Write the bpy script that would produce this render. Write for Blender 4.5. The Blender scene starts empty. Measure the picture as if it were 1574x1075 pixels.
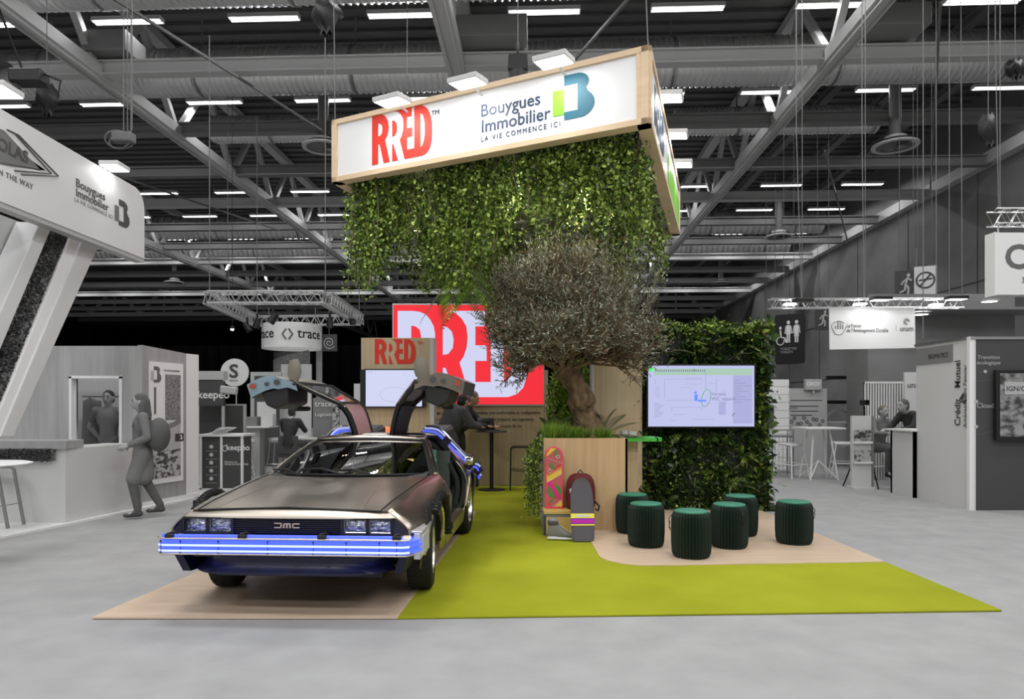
import bpy, bmesh, math, random
import numpy as np
from mathutils import Vector, Matrix
PI=math.pi; R=math.radians
random.seed(7); rng=np.random.default_rng(11)
S=bpy.context.scene; COL=S.collection

# ---------------------------------------------------------------- camera
cd=bpy.data.cameras.new('camera'); cam=bpy.data.objects.new('camera',cd); COL.objects.link(cam)
cam.location=(0,0,1.5); cam.rotation_euler=(R(90),0,0)
cd.sensor_width=36; cd.lens=24.015; cd.shift_y=86.5/1574; cd.clip_end=400
S.camera=cam
def P(px,py,Y): return Vector(((px-787)*Y/1050, Y, 1.5-(py-624)*Y/1050))
def FL(px,py):
    Y=1575/(py-624); return Vector(((px-787)*Y/1050, Y, 0))
# ---------------------------------------------------------------- exposure, world
S.view_settings.view_transform='Standard'; S.view_settings.look='None'
S.view_settings.gamma=1; S.view_settings.use_curve_mapping=False
S.view_settings.exposure=0.17
w=bpy.data.worlds.new('hall_ambient'); S.world=w; w.use_nodes=True
w.node_tree.nodes['Background'].inputs[0].default_value=(1,1,1,1)
w.node_tree.nodes['Background'].inputs[1].default_value=0.62
def area(name,loc,size,power,rot=(0,0,0),color=(1,1,1),size_y=None,spread=180):
    l=bpy.data.lights.new(name,'AREA'); l.energy=power; l.color=color; l.size=size; l.spread=R(spread)
    if size_y: l.shape='RECTANGLE'; l.size_y=size_y
    o=bpy.data.objects.new(name,l); COL.objects.link(o); o.location=loc; o.rotation_euler=rot
    return o
# the hall frame is turned a little against the stand
HA=-math.atan(43/1050); HM=Matrix.Rotation(HA,4,'Z')
def H(x,y,z): return HM@Vector((x,y,z))
# hall lamps overhead and behind the photographer (rows out of view)
for hy,pw in ((12.2,200),(6.5,220),(1.0,260),(-5.0,340),(-11,340)):
    for hx in (-12,-4,4,12):
        area('hall_lamp',H(hx,hy,11.0),3.0,pw,(0,0,HA),size_y=1.2)

# ---------------------------------------------------------------- materials
MATS={}
def mat(name,col=(.5,.5,.5),rough=.6,metal=0,emit=None,es=1,spec=.5,alpha=None,trans=0,bump=None,var=None,noise=None,coat=0,ior=1.45,aniso=0):
    if name in MATS: return MATS[name]
    m=bpy.data.materials.new(name); m.use_nodes=True; nt=m.node_tree; b=nt.nodes['Principled BSDF']
    b.inputs['Base Color'].default_value=(*col,1); b.inputs['Roughness'].default_value=rough
    b.inputs['Metallic'].default_value=metal; b.inputs['Specular IOR Level'].default_value=spec
    b.inputs['IOR'].default_value=ior; b.inputs['Coat Weight'].default_value=coat
    b.inputs['Transmission Weight'].default_value=trans
    if aniso: b.inputs['Anisotropic'].default_value=aniso
    if emit: b.inputs['Emission Color'].default_value=(*emit,1); b.inputs['Emission Strength'].default_value=es
    L=nt.links.new
    tc=nt.nodes.new('ShaderNodeTexCoord')
    if noise:  # (scale vec, col2, lo, hi, detail)
        sc,c2,lo,hi=noise[:4]
        mp=nt.nodes.new('ShaderNodeMapping'); mp.inputs['Scale'].default_value=sc
        n=nt.nodes.new('ShaderNodeTexNoise'); n.inputs['Scale'].default_value=1; n.inputs['Detail'].default_value=5
        cr=nt.nodes.new('ShaderNodeValToRGB'); cr.color_ramp.elements[0].position=lo; cr.color_ramp.elements[1].position=hi
        cr.color_ramp.elements[0].color=(*col,1); cr.color_ramp.elements[1].color=(*c2,1)
        L(tc.outputs['Object'],mp.inputs[0]); L(mp.outputs[0],n.inputs[0]); L(n.outputs[0],cr.inputs[0]); L(cr.outputs[0],b.inputs['Base Color'])
    if var:   # leaf to leaf variation: list of colours
        g=nt.nodes.new('ShaderNodeNewGeometry'); cr=nt.nodes.new('ShaderNodeValToRGB')
        els=cr.color_ramp.elements
        while len(els)<len(var): els.new(.5)
        for i,c in enumerate(var): els[i].position=i/(len(var)-1); els[i].color=(*c,1)
        L(g.outputs['Random Per Island'],cr.inputs[0]); L(cr.outputs[0],b.inputs['Base Color'])
    if bump:  # (scale vec, strength, distance)
        mp=nt.nodes.new('ShaderNodeMapping'); mp.inputs['Scale'].default_value=bump[0]
        n=nt.nodes.new('ShaderNodeTexNoise'); n.inputs['Scale'].default_value=1; n.inputs['Detail'].default_value=4
        bp=nt.nodes.new('ShaderNodeBump'); bp.inputs['Strength'].default_value=bump[1]; bp.inputs['Distance'].default_value=bump[2]
        L(tc.outputs['Object'],mp.inputs[0]); L(mp.outputs[0],n.inputs[0]); L(n.outputs[0],bp.inputs['Height']); L(bp.outputs[0],b.inputs['Normal'])
    MATS[name]=m; return m
def g(v): return (v,v,v)
mat('carpet_grey',g(.30),.85,noise=((3,3,3),g(.35),.3,.7),bump=((220,220,220),.25,.004),spec=.2)
mat('carpet_green',(.255,.275,.012),.9,noise=((1.2,1.2,1),(.32,.34,.018),.3,.7),bump=((160,160,160),.3,.004),spec=.15)
mat('vinyl_oak',(.56,.42,.30),.32,noise=((2,14,2),(.66,.51,.38),.3,.7),spec=.5)
mat('birch',(.47,.36,.22),.5,noise=((22,22,1.0),(.57,.45,.29),.3,.75))
mat('oak',(.50,.33,.17),.5,noise=((22,22,1.0),(.60,.41,.225),.3,.75))
mat('pine',(.68,.50,.32),.5,noise=((3,3,14),(.78,.60,.40),.3,.75))
mat('wood_grey',g(.30),.5,noise=((9,9,.8),g(.40),.3,.75))
mat('white',g(.75),.5); mat('off_white',g(.60),.5); mat('light_grey',g(.42),.5); mat('mid_grey',g(.20),.55)
mat('dark_grey',g(.06),.5); mat('black',g(.012),.45); mat('black_gloss',g(.01),.12); mat('hall_darkness',g(.004),.9,spec=.05)
mat('rubber',g(.012),.75); mat('steel_paint',g(.52),.5); mat('steel_dark',g(.16),.5); mat('deck',g(.12),.6)
mat('galvanised',g(.70),.38,metal=.75); mat('aluminium',g(.75),.3,metal=1); mat('chrome',g(.85),.12,metal=1)
mat('concrete',g(.16),.8,noise=((.5,.5,.7),g(.24),.3,.7),bump=((6,6,6),.15,.02))
mat('red',(.70,.035,.018),.6); mat('navy',(.02,.045,.10),.5); mat('teal',(.008,.12,.18),.5); mat('lime',(.20,.55,.02),.5)
mat('screen_white',(.03,.03,.04),.3,emit=(.68,.71,.95),es=.82,spec=.2); mat('screen_red',(.05,.005,.005),.3,emit=(.95,.035,.05),es=.84,spec=.2)
mat('lamp_white',(1,1,1),.4,emit=(1,1,1),es=9); mat('tube_white',(1,1,1),.4,emit=(1,1,1),es=4.0); mat('led_panel',(1,1,1),.4,emit=(1,.99,1),es=6)
mat('sign_white',g(.80),.35)
mat('steel_brushed',(.46,.40,.335),.28,metal=1,bump=((3,60,60),.05,.003),aniso=.3,noise=((1.5,.8,1.5),(.66,.585,.51),.35,.65))
mat('steel_fascia',(.62,.56,.49),.38,metal=1)
mat('neon_blue',(.05,.1,1),.3,emit=(.07,.11,.95),es=.95)
mat('neon_pale',(.5,.6,1),.3,emit=(.36,.42,1.0),es=.9)
mat('bumper_neon_lit',(.03,.07,.6),.25,emit=(.10,.17,.82),es=.72,coat=.5)  # neon light reflected by the metal bumper is put in as emission
mat('valance',(.012,.012,.035),.35)
mat('seat_leather',g(.12),.45); mat('interior',g(.07),.6)
mat('skin',(.52,.30,.21),.5); mat('skin_grey',g(.34),.55); mat('cloth_grey',g(.10),.85); mat('cloth_dark',g(.03),.85); mat('cloth_mid',g(.17),.9)
mat('suit',(.075,.075,.085),.85,bump=((60,60,60),.3,.01)); mat('hair_grey',(.16,.14,.12),.7); mat('hair_dark',(.02,.016,.013),.6)
mat('stool_green',(.003,.014,.008),.6); mat('stool_top',(.035,.20,.12),.5)
mat('bark',(.10,.065,.035),.85,noise=((14,14,5),(.26,.17,.09),.35,.7),bump=((18,18,5),.9,.05))
mat('soil',(.03,.02,.012),.95)
mat('leaf_hang',var=[(.012,.03,.004),(.06,.12,.012),(.17,.27,.03),(.40,.52,.10),(.10,.17,.02)],rough=.45)
mat('leaf_olive',var=[(.07,.08,.045),(.17,.19,.12),(.30,.32,.24),(.50,.52,.43)],rough=.5)
mat('leaf_dark',var=[(.006,.016,.004),(.018,.045,.008),(.04,.085,.014),(.09,.15,.03)],rough=.4)
mat('leaf_bright',var=[(.06,.14,.012),(.16,.30,.03),(.34,.50,.06)],rough=.45)
mat('leaf_warm_lit',var=[(.14,.16,.02),(.34,.30,.05),(.42,.24,.06)],rough=.5)
mat('moss',var=[g(.04),g(.12),g(.24)],rough=.9); mat('moss_ball',g(.26),.95,noise=((40,40,40),g(.06),.3,.7))
mat('stem',(.20,.16,.10),.8)
def glass(name,col,rough,mixw,alpha_col=(1,1,1)):
    m=bpy.data.materials.new(name); m.use_nodes=True; nt=m.node_tree; nt.nodes.clear()
    o=nt.nodes.new('ShaderNodeOutputMaterial'); t=nt.nodes.new('ShaderNodeBsdfTransparent'); t.inputs[0].default_value=(*col,1)
    gl=nt.nodes.new('ShaderNodeBsdfGlossy'); gl.inputs['Roughness'].default_value=rough
    f=nt.nodes.new('ShaderNodeFresnel'); f.inputs[0].default_value=mixw
    mx=nt.nodes.new('ShaderNodeMixShader'); nt.links.new(f.outputs[0],mx.inputs[0]); nt.links.new(t.outputs[0],mx.inputs[1]); nt.links.new(gl.outputs[0],mx.inputs[2]); nt.links.new(mx.outputs[0],o.inputs[0])
    MATS[name]=m
glass('glass_clear',(.80,.84,.82),.02,1.45); glass('glass_dark',(.12,.10,.08),.04,1.9)

# ---------------------------------------------------------------- mesh builder
class MB:
    def __init__(s): s.v=[]; s.f=[]; s.n=0; s.mi=[]; s.cur=0; s.mats=[]
    def m(s,name):
        if name not in s.mats: s.mats.append(name)
        s.cur=s.mats.index(name); return s
    def add(s,vs,fs):
        s.v.extend(tuple(x) for x in vs); s.f.extend(tuple(i+s.n for i in f) for f in fs); s.mi.extend([s.cur]*len(fs)); s.n+=len(vs); return s
    def box(s,c,d,M=None):
        x,y,z=d[0]/2,d[1]/2,d[2]/2; c=Vector(c)
        vs=[Vector((a*x,b*y,e*z)) for a in(-1,1) for b in(-1,1) for e in(-1,1)]
        if M is not None: vs=[M@v for v in vs]
        vs=[v+c for v in vs]
        return s.add(vs,[(0,1,3,2),(4,6,7,5),(0,4,5,1),(2,3,7,6),(0,2,6,4),(1,5,7,3)])
    def b2(s,a,b): # box from corner to corner
        return s.box([(a[i]+b[i])/2 for i in range(3)],[abs(b[i]-a[i]) for i in range(3)])
    def tube(s,pts,r,n=8,cap=True,closed=False,flat=1):
        pts=[Vector(p) for p in pts]; k=len(pts); rr=r if isinstance(r,(list,tuple)) else [r]*k
        vs=[]; up=None
        for i,p in enumerate(pts):
            if closed: d=(pts[(i+1)%k]-pts[i-1])
            else: d=pts[min(i+1,k-1)]-pts[max(i-1,0)]
            if d.length<1e-9: d=Vector((0,0,1))
            d.normalize()
            if up is None:
                up=Vector((0,0,1)) if abs(d.z)<.9 else Vector((0,1,0))
            a=d.cross(up)
            if a.length<1e-5: a=d.cross(Vector((1,0,0)))
            a.normalize(); b=a.cross(d).normalized(); up=b
            for j in range(n):
                t=2*PI*j/n; vs.append(p+a*math.cos(t)*rr[i]+b*math.sin(t)*rr[i]*flat)
        fs=[]
        for i in range(k if closed else k-1):
            for j in range(n):
                i2=(i+1)%k; fs.append((i*n+j,i*n+(j+1)%n,i2*n+(j+1)%n,i2*n+j))
        if cap and not closed: fs.append(tuple(range(n-1,-1,-1))); fs.append(tuple((k-1)*n+j for j in range(n)))
        return s.add(vs,fs)
    def lathe(s,prof,c=(0,0,0),n=24,axis='Z',M=None):
        vs=[]; c=Vector(c)
        for r,h in prof:
            for j in range(n):
                t=2*PI*j/n; x,y=r*math.cos(t),r*math.sin(t)
                v={'Z':Vector((x,y,h)),'Y':Vector((x,h,y)),'X':Vector((h,x,y))}[axis]
                if M is not None: v=M@v
                vs.append(v+c)
        fs=[(i*n+j,i*n+(j+1)%n,(i+1)*n+(j+1)%n,(i+1)*n+j) for i in range(len(prof)-1) for j in range(n)]
        return s.add(vs,fs)
    def grid(s,rows,flip=False):
        k=len(rows[0]); vs=[p for r in rows for p in r]
        fs=[(i*k+j,i*k+j+1,(i+1)*k+j+1,(i+1)*k+j) for i in range(len(rows)-1) for j in range(k-1)]
        if flip: fs=[f[::-1] for f in fs]
        return s.add(vs,fs)
    def poly(s,pts): return s.add(pts,[tuple(range(len(pts)))])
    def prism(s,pts,ext):
        pts=[Vector(p) for p in pts]; e=Vector(ext); k=len(pts)
        return s.add(pts+[p+e for p in pts],[tuple(range(k-1,-1,-1)),tuple(range(k,2*k))]+[(i,(i+1)%k,k+(i+1)%k,k+i) for i in range(k)])
    def ell(s,c,r,M=None,n=14,m=9):
        vs=[];c=Vector(c)
        for i in range(m+1):
            th=PI*i/m
            for j in range(n):
                t=2*PI*j/n; v=Vector((math.sin(th)*math.cos(t)*r[0],math.sin(th)*math.sin(t)*r[1],math.cos(th)*r[2]))
                if M is not None: v=M@v
                vs.append(v+c)
        return s.add(vs,[(i*n+j,(i+1)*n+j,(i+1)*n+(j+1)%n,i*n+(j+1)%n) for i in range(m) for j in range(n)])
    def cap(s,p,r,q,r2,n=12): # capsule
        p=Vector(p);q=Vector(q);d=q-p;L=max(d.length,1e-6)
        pts=[];rs=[]
        dn=d/L
        for a in(-90,-60,-30,0): pts.append(p+dn*r*math.sin(R(a))); rs.append(max(r*math.cos(R(a)),.0005))
        for a in(0,30,60,90): pts.append(q+dn*r2*math.sin(R(a))); rs.append(max(r2*math.cos(R(a)),.0005))
        return s.tube(pts,rs,n)
    def build(s,name,material=None,parent=None,smooth=35,bevel=0,fix=False,loc=None):
        me=bpy.data.meshes.new(name); me.from_pydata(s.v,[],s.f)
        if s.mats:
            for q in s.mats: me.materials.append(MATS[q])
            me.polygons.foreach_set('material_index',s.mi)
        elif material: me.materials.append(MATS[material])
        if fix:
            bm=bmesh.new(); bm.from_mesh(me); bmesh.ops.recalc_face_normals(bm,faces=bm.faces); bm.to_mesh(me); bm.free()
        if smooth:
            me.shade_smooth(); me.set_sharp_from_angle(angle=R(smooth))
        o=bpy.data.objects.new(name,me); COL.objects.link(o)
        if parent: o.parent=parent
        if loc is not None: o.location=loc
        if bevel:
            b=o.modifiers.new('b','BEVEL'); b.width=bevel; b.segments=2; b.limit_method='ANGLE'
        return o
def tag(o,label=None,cat=None,group=None,kind=None):
    if label: o['label']=label
    if cat: o['category']=cat
    if group: o['group']=group
    if kind: o['kind']=kind
    return o
def thing(name,label,cat,loc=(0,0,0),rz=0,group=None):
    o=bpy.data.objects.new(name,None); COL.objects.link(o); o.location=loc; o.rotation_euler=(0,0,rz); o.empty_display_size=.1
    return tag(o,label,cat,group)
def struct(o): o['kind']='structure'; return o
def dup(root,loc,rz=None,label=None,group=None,scale=None):
    r=root.copy(); COL.objects.link(r); r.location=loc
    if rz is not None: r.rotation_euler=(0,0,rz)
    if label: r['label']=label
    if group: r['group']=group
    if scale: r.scale=scale
    for ch in list(root.children):
        c=ch.copy(); COL.objects.link(c); c.parent=r
        for q in list(ch.children):
            d=q.copy(); COL.objects.link(d); d.parent=c
    return r
FR=lambda c,ax,az: Matrix(((ax[0],0,az[0],c[0]),(ax[1],0,az[1],c[1]),(ax[2],0,az[2],c[2]),(0,0,0,1)))
def frame(origin,right,up=(0,0,1)):
    """matrix: local x -> right, local y -> up, local z -> toward the reader"""
    r=Vector(right).normalized(); u=Vector(up); u=(u-r*u.dot(r)).normalized(); n=r.cross(u)
    M=Matrix((r,u,n)).transposed().to_4x4(); M.translation=Vector(origin); return M
def text(name,body,size,material,M,parent=None,align='LEFT',bold=0,ext=.0015,xs=1,spacing=1,line=1):
    c=bpy.data.curves.new(name,'FONT'); c.body=body; c.size=size; c.align_x=align; c.offset=bold; c.extrude=ext
    c.space_character=spacing; c.space_line=line; c.resolution_u=3
    t=bpy.data.objects.new(name,c); COL.objects.link(t)
    me=bpy.data.meshes.new_from_object(t.evaluated_get(bpy.context.evaluated_depsgraph_get())); 
    bpy.data.objects.remove(t); bpy.data.curves.remove(c)
    me.materials.clear(); me.materials.append(MATS[material]); me.transform(Matrix.Diagonal((xs,1,1,1))); me.transform(M)
    o=bpy.data.objects.new(name,me); COL.objects.link(o)
    if parent: o.parent=parent
    return o
def shape(name,loops,material,M,parent=None,ext=.0015):
    """flat filled shape with holes, loops of 2d points"""
    c=bpy.data.curves.new(name,'CURVE'); c.dimensions='2D'; c.fill_mode='BOTH'; c.extrude=ext
    for lp in loops:
        sp=c.splines.new('POLY'); sp.points.add(len(lp)-1); sp.use_cyclic_u=True
        for i,(x,y) in enumerate(lp): sp.points[i].co=(x,y,0,1)
    t=bpy.data.objects.new(name,c); COL.objects.link(t)
    me=bpy.data.meshes.new_from_object(t.evaluated_get(bpy.context.evaluated_depsgraph_get()))
    bpy.data.objects.remove(t); bpy.data.curves.remove(c)
    me.materials.clear(); me.materials.append(MATS[material]); me.transform(M)
    o=bpy.data.objects.new(name,me); COL.objects.link(o)
    if parent: o.parent=parent
    return o
def leaves(name,C,D,N,Ls,Ws,material,parent=None):
    """many leaves in one mesh: centres, directions, side vectors, lengths, widths (numpy)"""
    n=len(C); D=D/np.linalg.norm(D,axis=1)[:,None]; s=np.cross(D,N); s/=np.maximum(np.linalg.norm(s,axis=1),1e-6)[:,None]
    nn=np.cross(s,D)
    Ls=Ls[:,None]; Ws=Ws[:,None]
    a=C; b=C+D*Ls*.5+s*Ws*.5+nn*Ws*.12; c=C+D*Ls; d=C+D*Ls*.5-s*Ws*.5+nn*Ws*.12
    V=np.stack([a,b,c,d],1).reshape(-1,3)
    me=bpy.data.meshes.new(name); me.vertices.add(4*n); me.vertices.foreach_set('co',V.ravel().astype(np.float32))
    me.loops.add(4*n); me.loops.foreach_set('vertex_index',np.arange(4*n,dtype=np.int32))
    me.polygons.add(n); me.polygons.foreach_set('loop_start',np.arange(0,4*n,4,dtype=np.int32))
    me.update(calc_edges=True); me.materials.append(MATS[material]); me.validate()
    o=bpy.data.objects.new(name,me); COL.objects.link(o)
    if parent: o.parent=parent
    return o
def rdir(n,zb=0):
    v=rng.normal(size=(n,3)); v[:,2]+=zb; return v/np.linalg.norm(v,axis=1)[:,None]
def arc(cx,cy,rx,ry,a0,a1,n=12): return [(cx+rx*math.cos(R(a0+(a1-a0)*i/n)),cy+ry*math.sin(R(a0+(a1-a0)*i/n))) for i in range(n+1)]
# ================================================================ hall shell
fl=MB().b2((-70,-40,-.2),(70,110,0)).build('floor','carpet_grey'); struct(fl)
HS=8.31; ZB=1.5+HS; ZT=12.4
hall=lambda o:(setattr(o,'rotation_euler',(0,0,HA)),struct(o))[1]
c=MB(); c.b2((-62,-30,ZT),(40,100,ZT+.1))
for i in range(170):     # ribbed deck
    y=8+i*.55; c.b2((-60,y,ZT-.09),(16,y+.2,ZT))
hall(c.build('ceiling','deck'))
XW=15.6
c=MB(); c.b2((XW,-30,0),(XW+.4,92,ZB+.1)); 
for y in range(-28,92,5): c.m('concrete')
o=c.build('wall_right','concrete'); hall(o)
c=MB()
for k in range(20):
    y=2+k*4.6; c.b2((XW-.012,y,0),(XW,y+.05,ZB))
for z in (2.9,5.9): c.b2((XW-.012,0,z),(XW,92,z+.05))
hall(c.build('trim_1','dark_grey'))
hall(MB().b2((XW-.35,-20,ZB-.02),(XW+.3,92,ZB+.38)).build('trim_2','steel_paint'))
hall(MB().b2((XW-.2,-20,ZB+.38),(XW+.3,92,ZT)).build('trim_3','steel_dark'))
hall(MB().b2((-62,92,0),(18,92.4,ZT)).build('wall_back','hall_darkness'))  # wall coloured black to give the darkness deep in the hall
hall(MB().b2((-62,-30,0),(-61.6,92,ZT)).build('wall_left','dark_grey'))
cu=MB()
n=160
rows=[[H(-30+37*i/n,46+.25*math.sin(i*1.7),z) for i in range(n+1)] for z in (0,5.6)]
cu.grid(rows); o=cu.build('dark_backdrop','hall_darkness'); tag(o,'tall black pleated curtain closing the far end of the hall','curtain')  # black sheet stands in for the darkness of the far hall

# ---- longitudinal roof trusses
def hb(mb,a,b,w,h): # square bar between two hall points
    a=H(*a);b=H(*b);d=b-a;L=d.length;d.normalize()
    s=d.cross(Vector((0,0,1)))
    if s.length<1e-4: s=Vector((1,0,0))
    s.normalize();u=s.cross(d)
    vs=[p+s*(w/2)*i+u*(h/2)*j for p in(a,b) for i,j in((-1,-1),(1,-1),(1,1),(-1,1))]
    mb.add(vs,[(3,2,1,0),(4,5,6,7),(0,1,5,4),(1,2,6,5),(2,3,7,6),(3,0,4,7)])
BY=[9.2+3.72*k for k in range(20)]
names={-20.05:'long grey roof truss farthest to the left, running into depth',-11.05:'long grey roof truss running into depth above the left white stand',-2.05:'long grey roof truss running into depth above the large hanging sign',6.95:'long grey roof truss running into depth to the right of the large hanging sign'}
for x,lab in names.items():
    t=thing('roof_truss',lab,'truss',H(x,20,ZB),0,'roof trusses running into depth')
    inv=t.matrix_world
    off=Vector(t.location)
    def loc(mb): mb.v=[tuple(Vector(v)-off) for v in mb.v]; return mb
    m=MB(); hb(m,(x,-5,ZB),(x,88,ZB),.42,.30); hb(m,(x-.12,-5,ZB-.19),(x-.12,88,ZB-.19),.04,.08); hb(m,(x+.12,-5,ZB-.19),(x+.12,88,ZB-.19),.04,.08)
    loc(m).build('bottom_chord','steel_paint',t)
    m=MB(); hb(m,(x,-5,ZT-.3),(x,88,ZT-.3),.35,.25); loc(m).build('top_chord','steel_paint',t)
    m=MB()
    for i,y in enumerate(BY):
        hb(m,(x,y,ZB),(x,y+1.86,ZT-.3),.17,.17); hb(m,(x,y+3.72,ZB),(x,y+1.86,ZT-.3),.17,.17)
    loc(m).build('web_lattice','steel_paint',t)
ords=['first','second','third','fourth','fifth','sixth','seventh','eighth','ninth','tenth','eleventh','twelfth','thirteenth','fourteenth','fifteenth']
for i,y in enumerate(BY[2:16]):
    m=MB(); hb(m,(-45,y,ZB+.1),(XW-.2,y,ZB+.1),.13,.30); hb(m,(-45,y,ZB+.25),(XW-.2,y,ZB+.25),.30,.04); hb(m,(-45,y,ZB-.06),(XW-.2,y,ZB-.06),.30,.04)
    o=m.build('cross_beam','steel_paint' if i%3==0 else 'mid_grey',smooth=0)
    tag(o,'grey steel beam spanning the hall, %s cross beam counted from the top of the picture'%ords[i],'beam','steel cross beams under the roof')
# diagonal wind bracing and cable trays
for i,(x0,y0,x1,y1) in enumerate([(-8.5,13,-6,21),(-6,20,-1.5,31),(8,14,14.5,26),(9,22,15,34),(2,13,.2,17.5),(-16,20,-12,31)]):
    m=MB(); hb(m,(x0,y0,ZB-.24),(x1,y1,ZB-.24),.055,.055)
    tag(m.build('brace_rod','steel_dark'),['thin diagonal steel rod beside the black hanging drape','thin diagonal steel rod left of the large hanging sign','diagonal steel rod near the upper right corner of the hall roof','diagonal steel rod above the concrete wall with number 36','short steel rod just above the lamps on the large hanging sign','diagonal steel rod above the large white left stand'][i],'rod','thin diagonal roof rods')
for i,x in enumerate((9.6,11.6,13.4)):
    m=MB(); hb(m,(x,8,ZB+2.0),(x,58,ZB+2.0),.28,.14); hb(m,(x-.2,8,ZB+2.08),(x-.2,58,ZB+2.08),.05,.05)
    tag(m.build('cable_tray','steel_dark'),'dark cable tray running into depth under the roof, %s from the right truss'%ords[i],'cable tray','cable trays beside the right truss')
# far transverse white truss
t=thing('transverse_truss','pale grey lattice truss spanning the hall low at its far end','truss',H(0,60,ZB))
off=Vector(t.location)
m=MB(); hb(m,(-45,60,ZB-.1),(XW-.4,60,ZB-.1),.3,.34); m.v=[tuple(Vector(v)-off) for v in m.v]; m.build('bottom_chord','light_grey',t)
m=MB(); hb(m,(-45,60,ZT-.3),(XW-.4,60,ZT-.3),.3,.3); m.v=[tuple(Vector(v)-off) for v in m.v]; m.build('top_chord','steel_paint',t)
m=MB()
for k in range(13):
    x=-45+k*4.55; hb(m,(x,60,ZB),(x+2.2,60,ZT-.3),.22,.22); hb(m,(x+4.55,60,ZB),(x+2.2,60,ZT-.3),.22,.22); hb(m,(x+2.2,60,ZB),(x+2.2,60,ZT-.3),.15,.15)
m.v=[tuple(Vector(v)-off) for v in m.v]; m.build('web_lattice','light_grey',t)

# ---- spiral ducts
def duct(y,z,r,x0,x1,lab,pitch=.16):
    n=int((x1-x0)/pitch); prof=[]
    for i in range(n): 
        x=x0+i*pitch; prof+= [(r,x),(r,x+pitch*.55),(r+.035,x+pitch*.7),(r+.035,x+pitch*.85)]
    m=MB(); m.lathe(prof,(0,0,0),14,'X'); 
    o=m.build('ventilation_duct','galvanised',smooth=50); o.location=H(0,y,z); o.rotation_euler=(0,0,HA)
    tag(o,lab,'duct','ribbed ventilation ducts under the roof')
    x=x0+2
    while x<x1: s=MB(); s.lathe([(r+.05,x),(r+.05,x+.07)],(0,0,0),14,'X'); s.b2((x,-.01,r+.02),(x+.05,.01,ZT-z-.1)); s.build('hanger_strap','steel_dark',o,smooth=0); x+=4.3
duct(14.6,10.9,.62,-16,XW-1,'wide ribbed metal air duct across the top edge of the hall roof')
duct(18.6,10.75,.60,-20,XW-1,'wide ribbed metal air duct behind the lamps of the large hanging sign')
duct(22.6,10.8,.42,-11,-4.6,'short ribbed duct section left of the large hanging sign',.13)
duct(22.6,10.8,.42,4.4,11,'short ribbed duct section right of the large hanging sign',.13)
duct(35.8,11.0,.6,-32,XW-1,'distant ribbed air duct above the small truss square',.3)
duct(40.6,11.0,.6,-32,XW-1,'farthest ribbed air duct deep in the hall',.3)
# flat boxes (smoke vents / plenums)
for i,(x,y,wd,dp) in enumerate([(-1.3,16.3,2.0,.8),(-10.6,16.6,1.1,.9),(8.2,16.3,1.3,1.0)]):
    o=MB().b2((-wd/2,-dp/2,-.25),(wd/2,dp/2,.25)).build('plenum_box','mid_grey',bevel=.02); o.location=H(x,y,10.4); o.rotation_euler=(0,0,HA)
    tag(o,['grey sheet metal box beside the duct over the large hanging sign','grey sheet metal box by the top left duct','grey sheet metal box by the top right duct'][i],'duct box','sheet metal boxes under the roof')

# ---- fluorescent fittings
def fitting():
    t=thing('strip_light','x','ceiling light')
    m=MB(); m.b2((-.87,-.11,.03),(.87,.11,.10)); m.prism([(-.87,-.13,0),(-.87,-.11,.05),(-.87,.11,.05),(-.87,.13,0)],(1.74,0,0)); m.build('housing','off_white',t)
    for s in(-1,1): MB().tube([(-.84,s*.06,.005),(.84,s*.06,.005)],.03,8).build('tube','tube_white',t)
    m=MB()
    for s in(-.7,.7): m.tube([(s,0,.1),(s,0,1.285)],.012,4)
    m.build('suspension_wire','steel_dark',t)
    return t
proto=None
ROWY=[(16.5,11.0),(21.0,11.0),(29.9,11.0),(33.6,11.0),(38.2,11.0),(43.0,11.0),(49,11.0),(56,11)]
rown=['topmost','second','third','fourth','fifth','sixth','seventh','farthest']
for r,(y,z) in enumerate(ROWY):
    xs=[.1+3.43*k for k in range(-12,5)]
    xs=[x for x in xs if -787/1050*y-1.5< x <XW-1 and x+ .041*y <.75*y+1.5]
    for k,x in enumerate(xs):
        if proto is None: proto=o=fitting()
        else: o=dup(proto,(0,0,0))
        o.location=H(x,y,z); o.rotation_euler=(0,0,HA)
        o['label']='lit white tube light, number %d of %d from the left in the %s ceiling row'%(k+1,len(xs),rown[r]); o['group']='fluorescent fittings, %s row'%rown[r]
        if r<7: area('tube_glow',H(x,y,z-.06),1.6,34,(0,0,HA),size_y=.12)
# round ceiling diffusers
def diffuser():
    t=thing('air_diffuser','x','air vent')
    m=MB(); m.lathe([(.30,.28),(.32,.16),(.62,.05),(.62,0),(.5,0),(.5,.03)],n=28); m.build('ring','steel_paint',t)
    m=MB()
    for i in range(8):
        a=i*PI/4; m.add([(0,0,.02),(.5*math.cos(a),.5*math.sin(a),.02),(.5*math.cos(a+.5),.5*math.sin(a+.5),.12)],[(0,1,2)])
    m.lathe([(.5,.14),(.01,.14)],n=20); m.build('blade','steel_dark',t); m=MB(); m.lathe([(.16,.2),(.16,2.1)],n=14); m.build('neck_duct','steel_dark',t); return t
d0=None
for px,py,Y,lab in [(1376,226,19.5,'large round air diffuser above the toilet sign'),(497,228,20.5,'round air diffuser left of the large hanging sign'),(1197,365,31,'distant round air diffuser on the right'),(1108,436,46,'very small round air diffuser deep in the hall on the right'),(268,435,46,'small round air diffuser above the truss square')]:
    if d0 is None: d0=o=diffuser()
    else: o=dup(d0,(0,0,0))
    o.location=P(px,py,Y); o['label']=lab; o['group']='round air diffusers'
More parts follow.
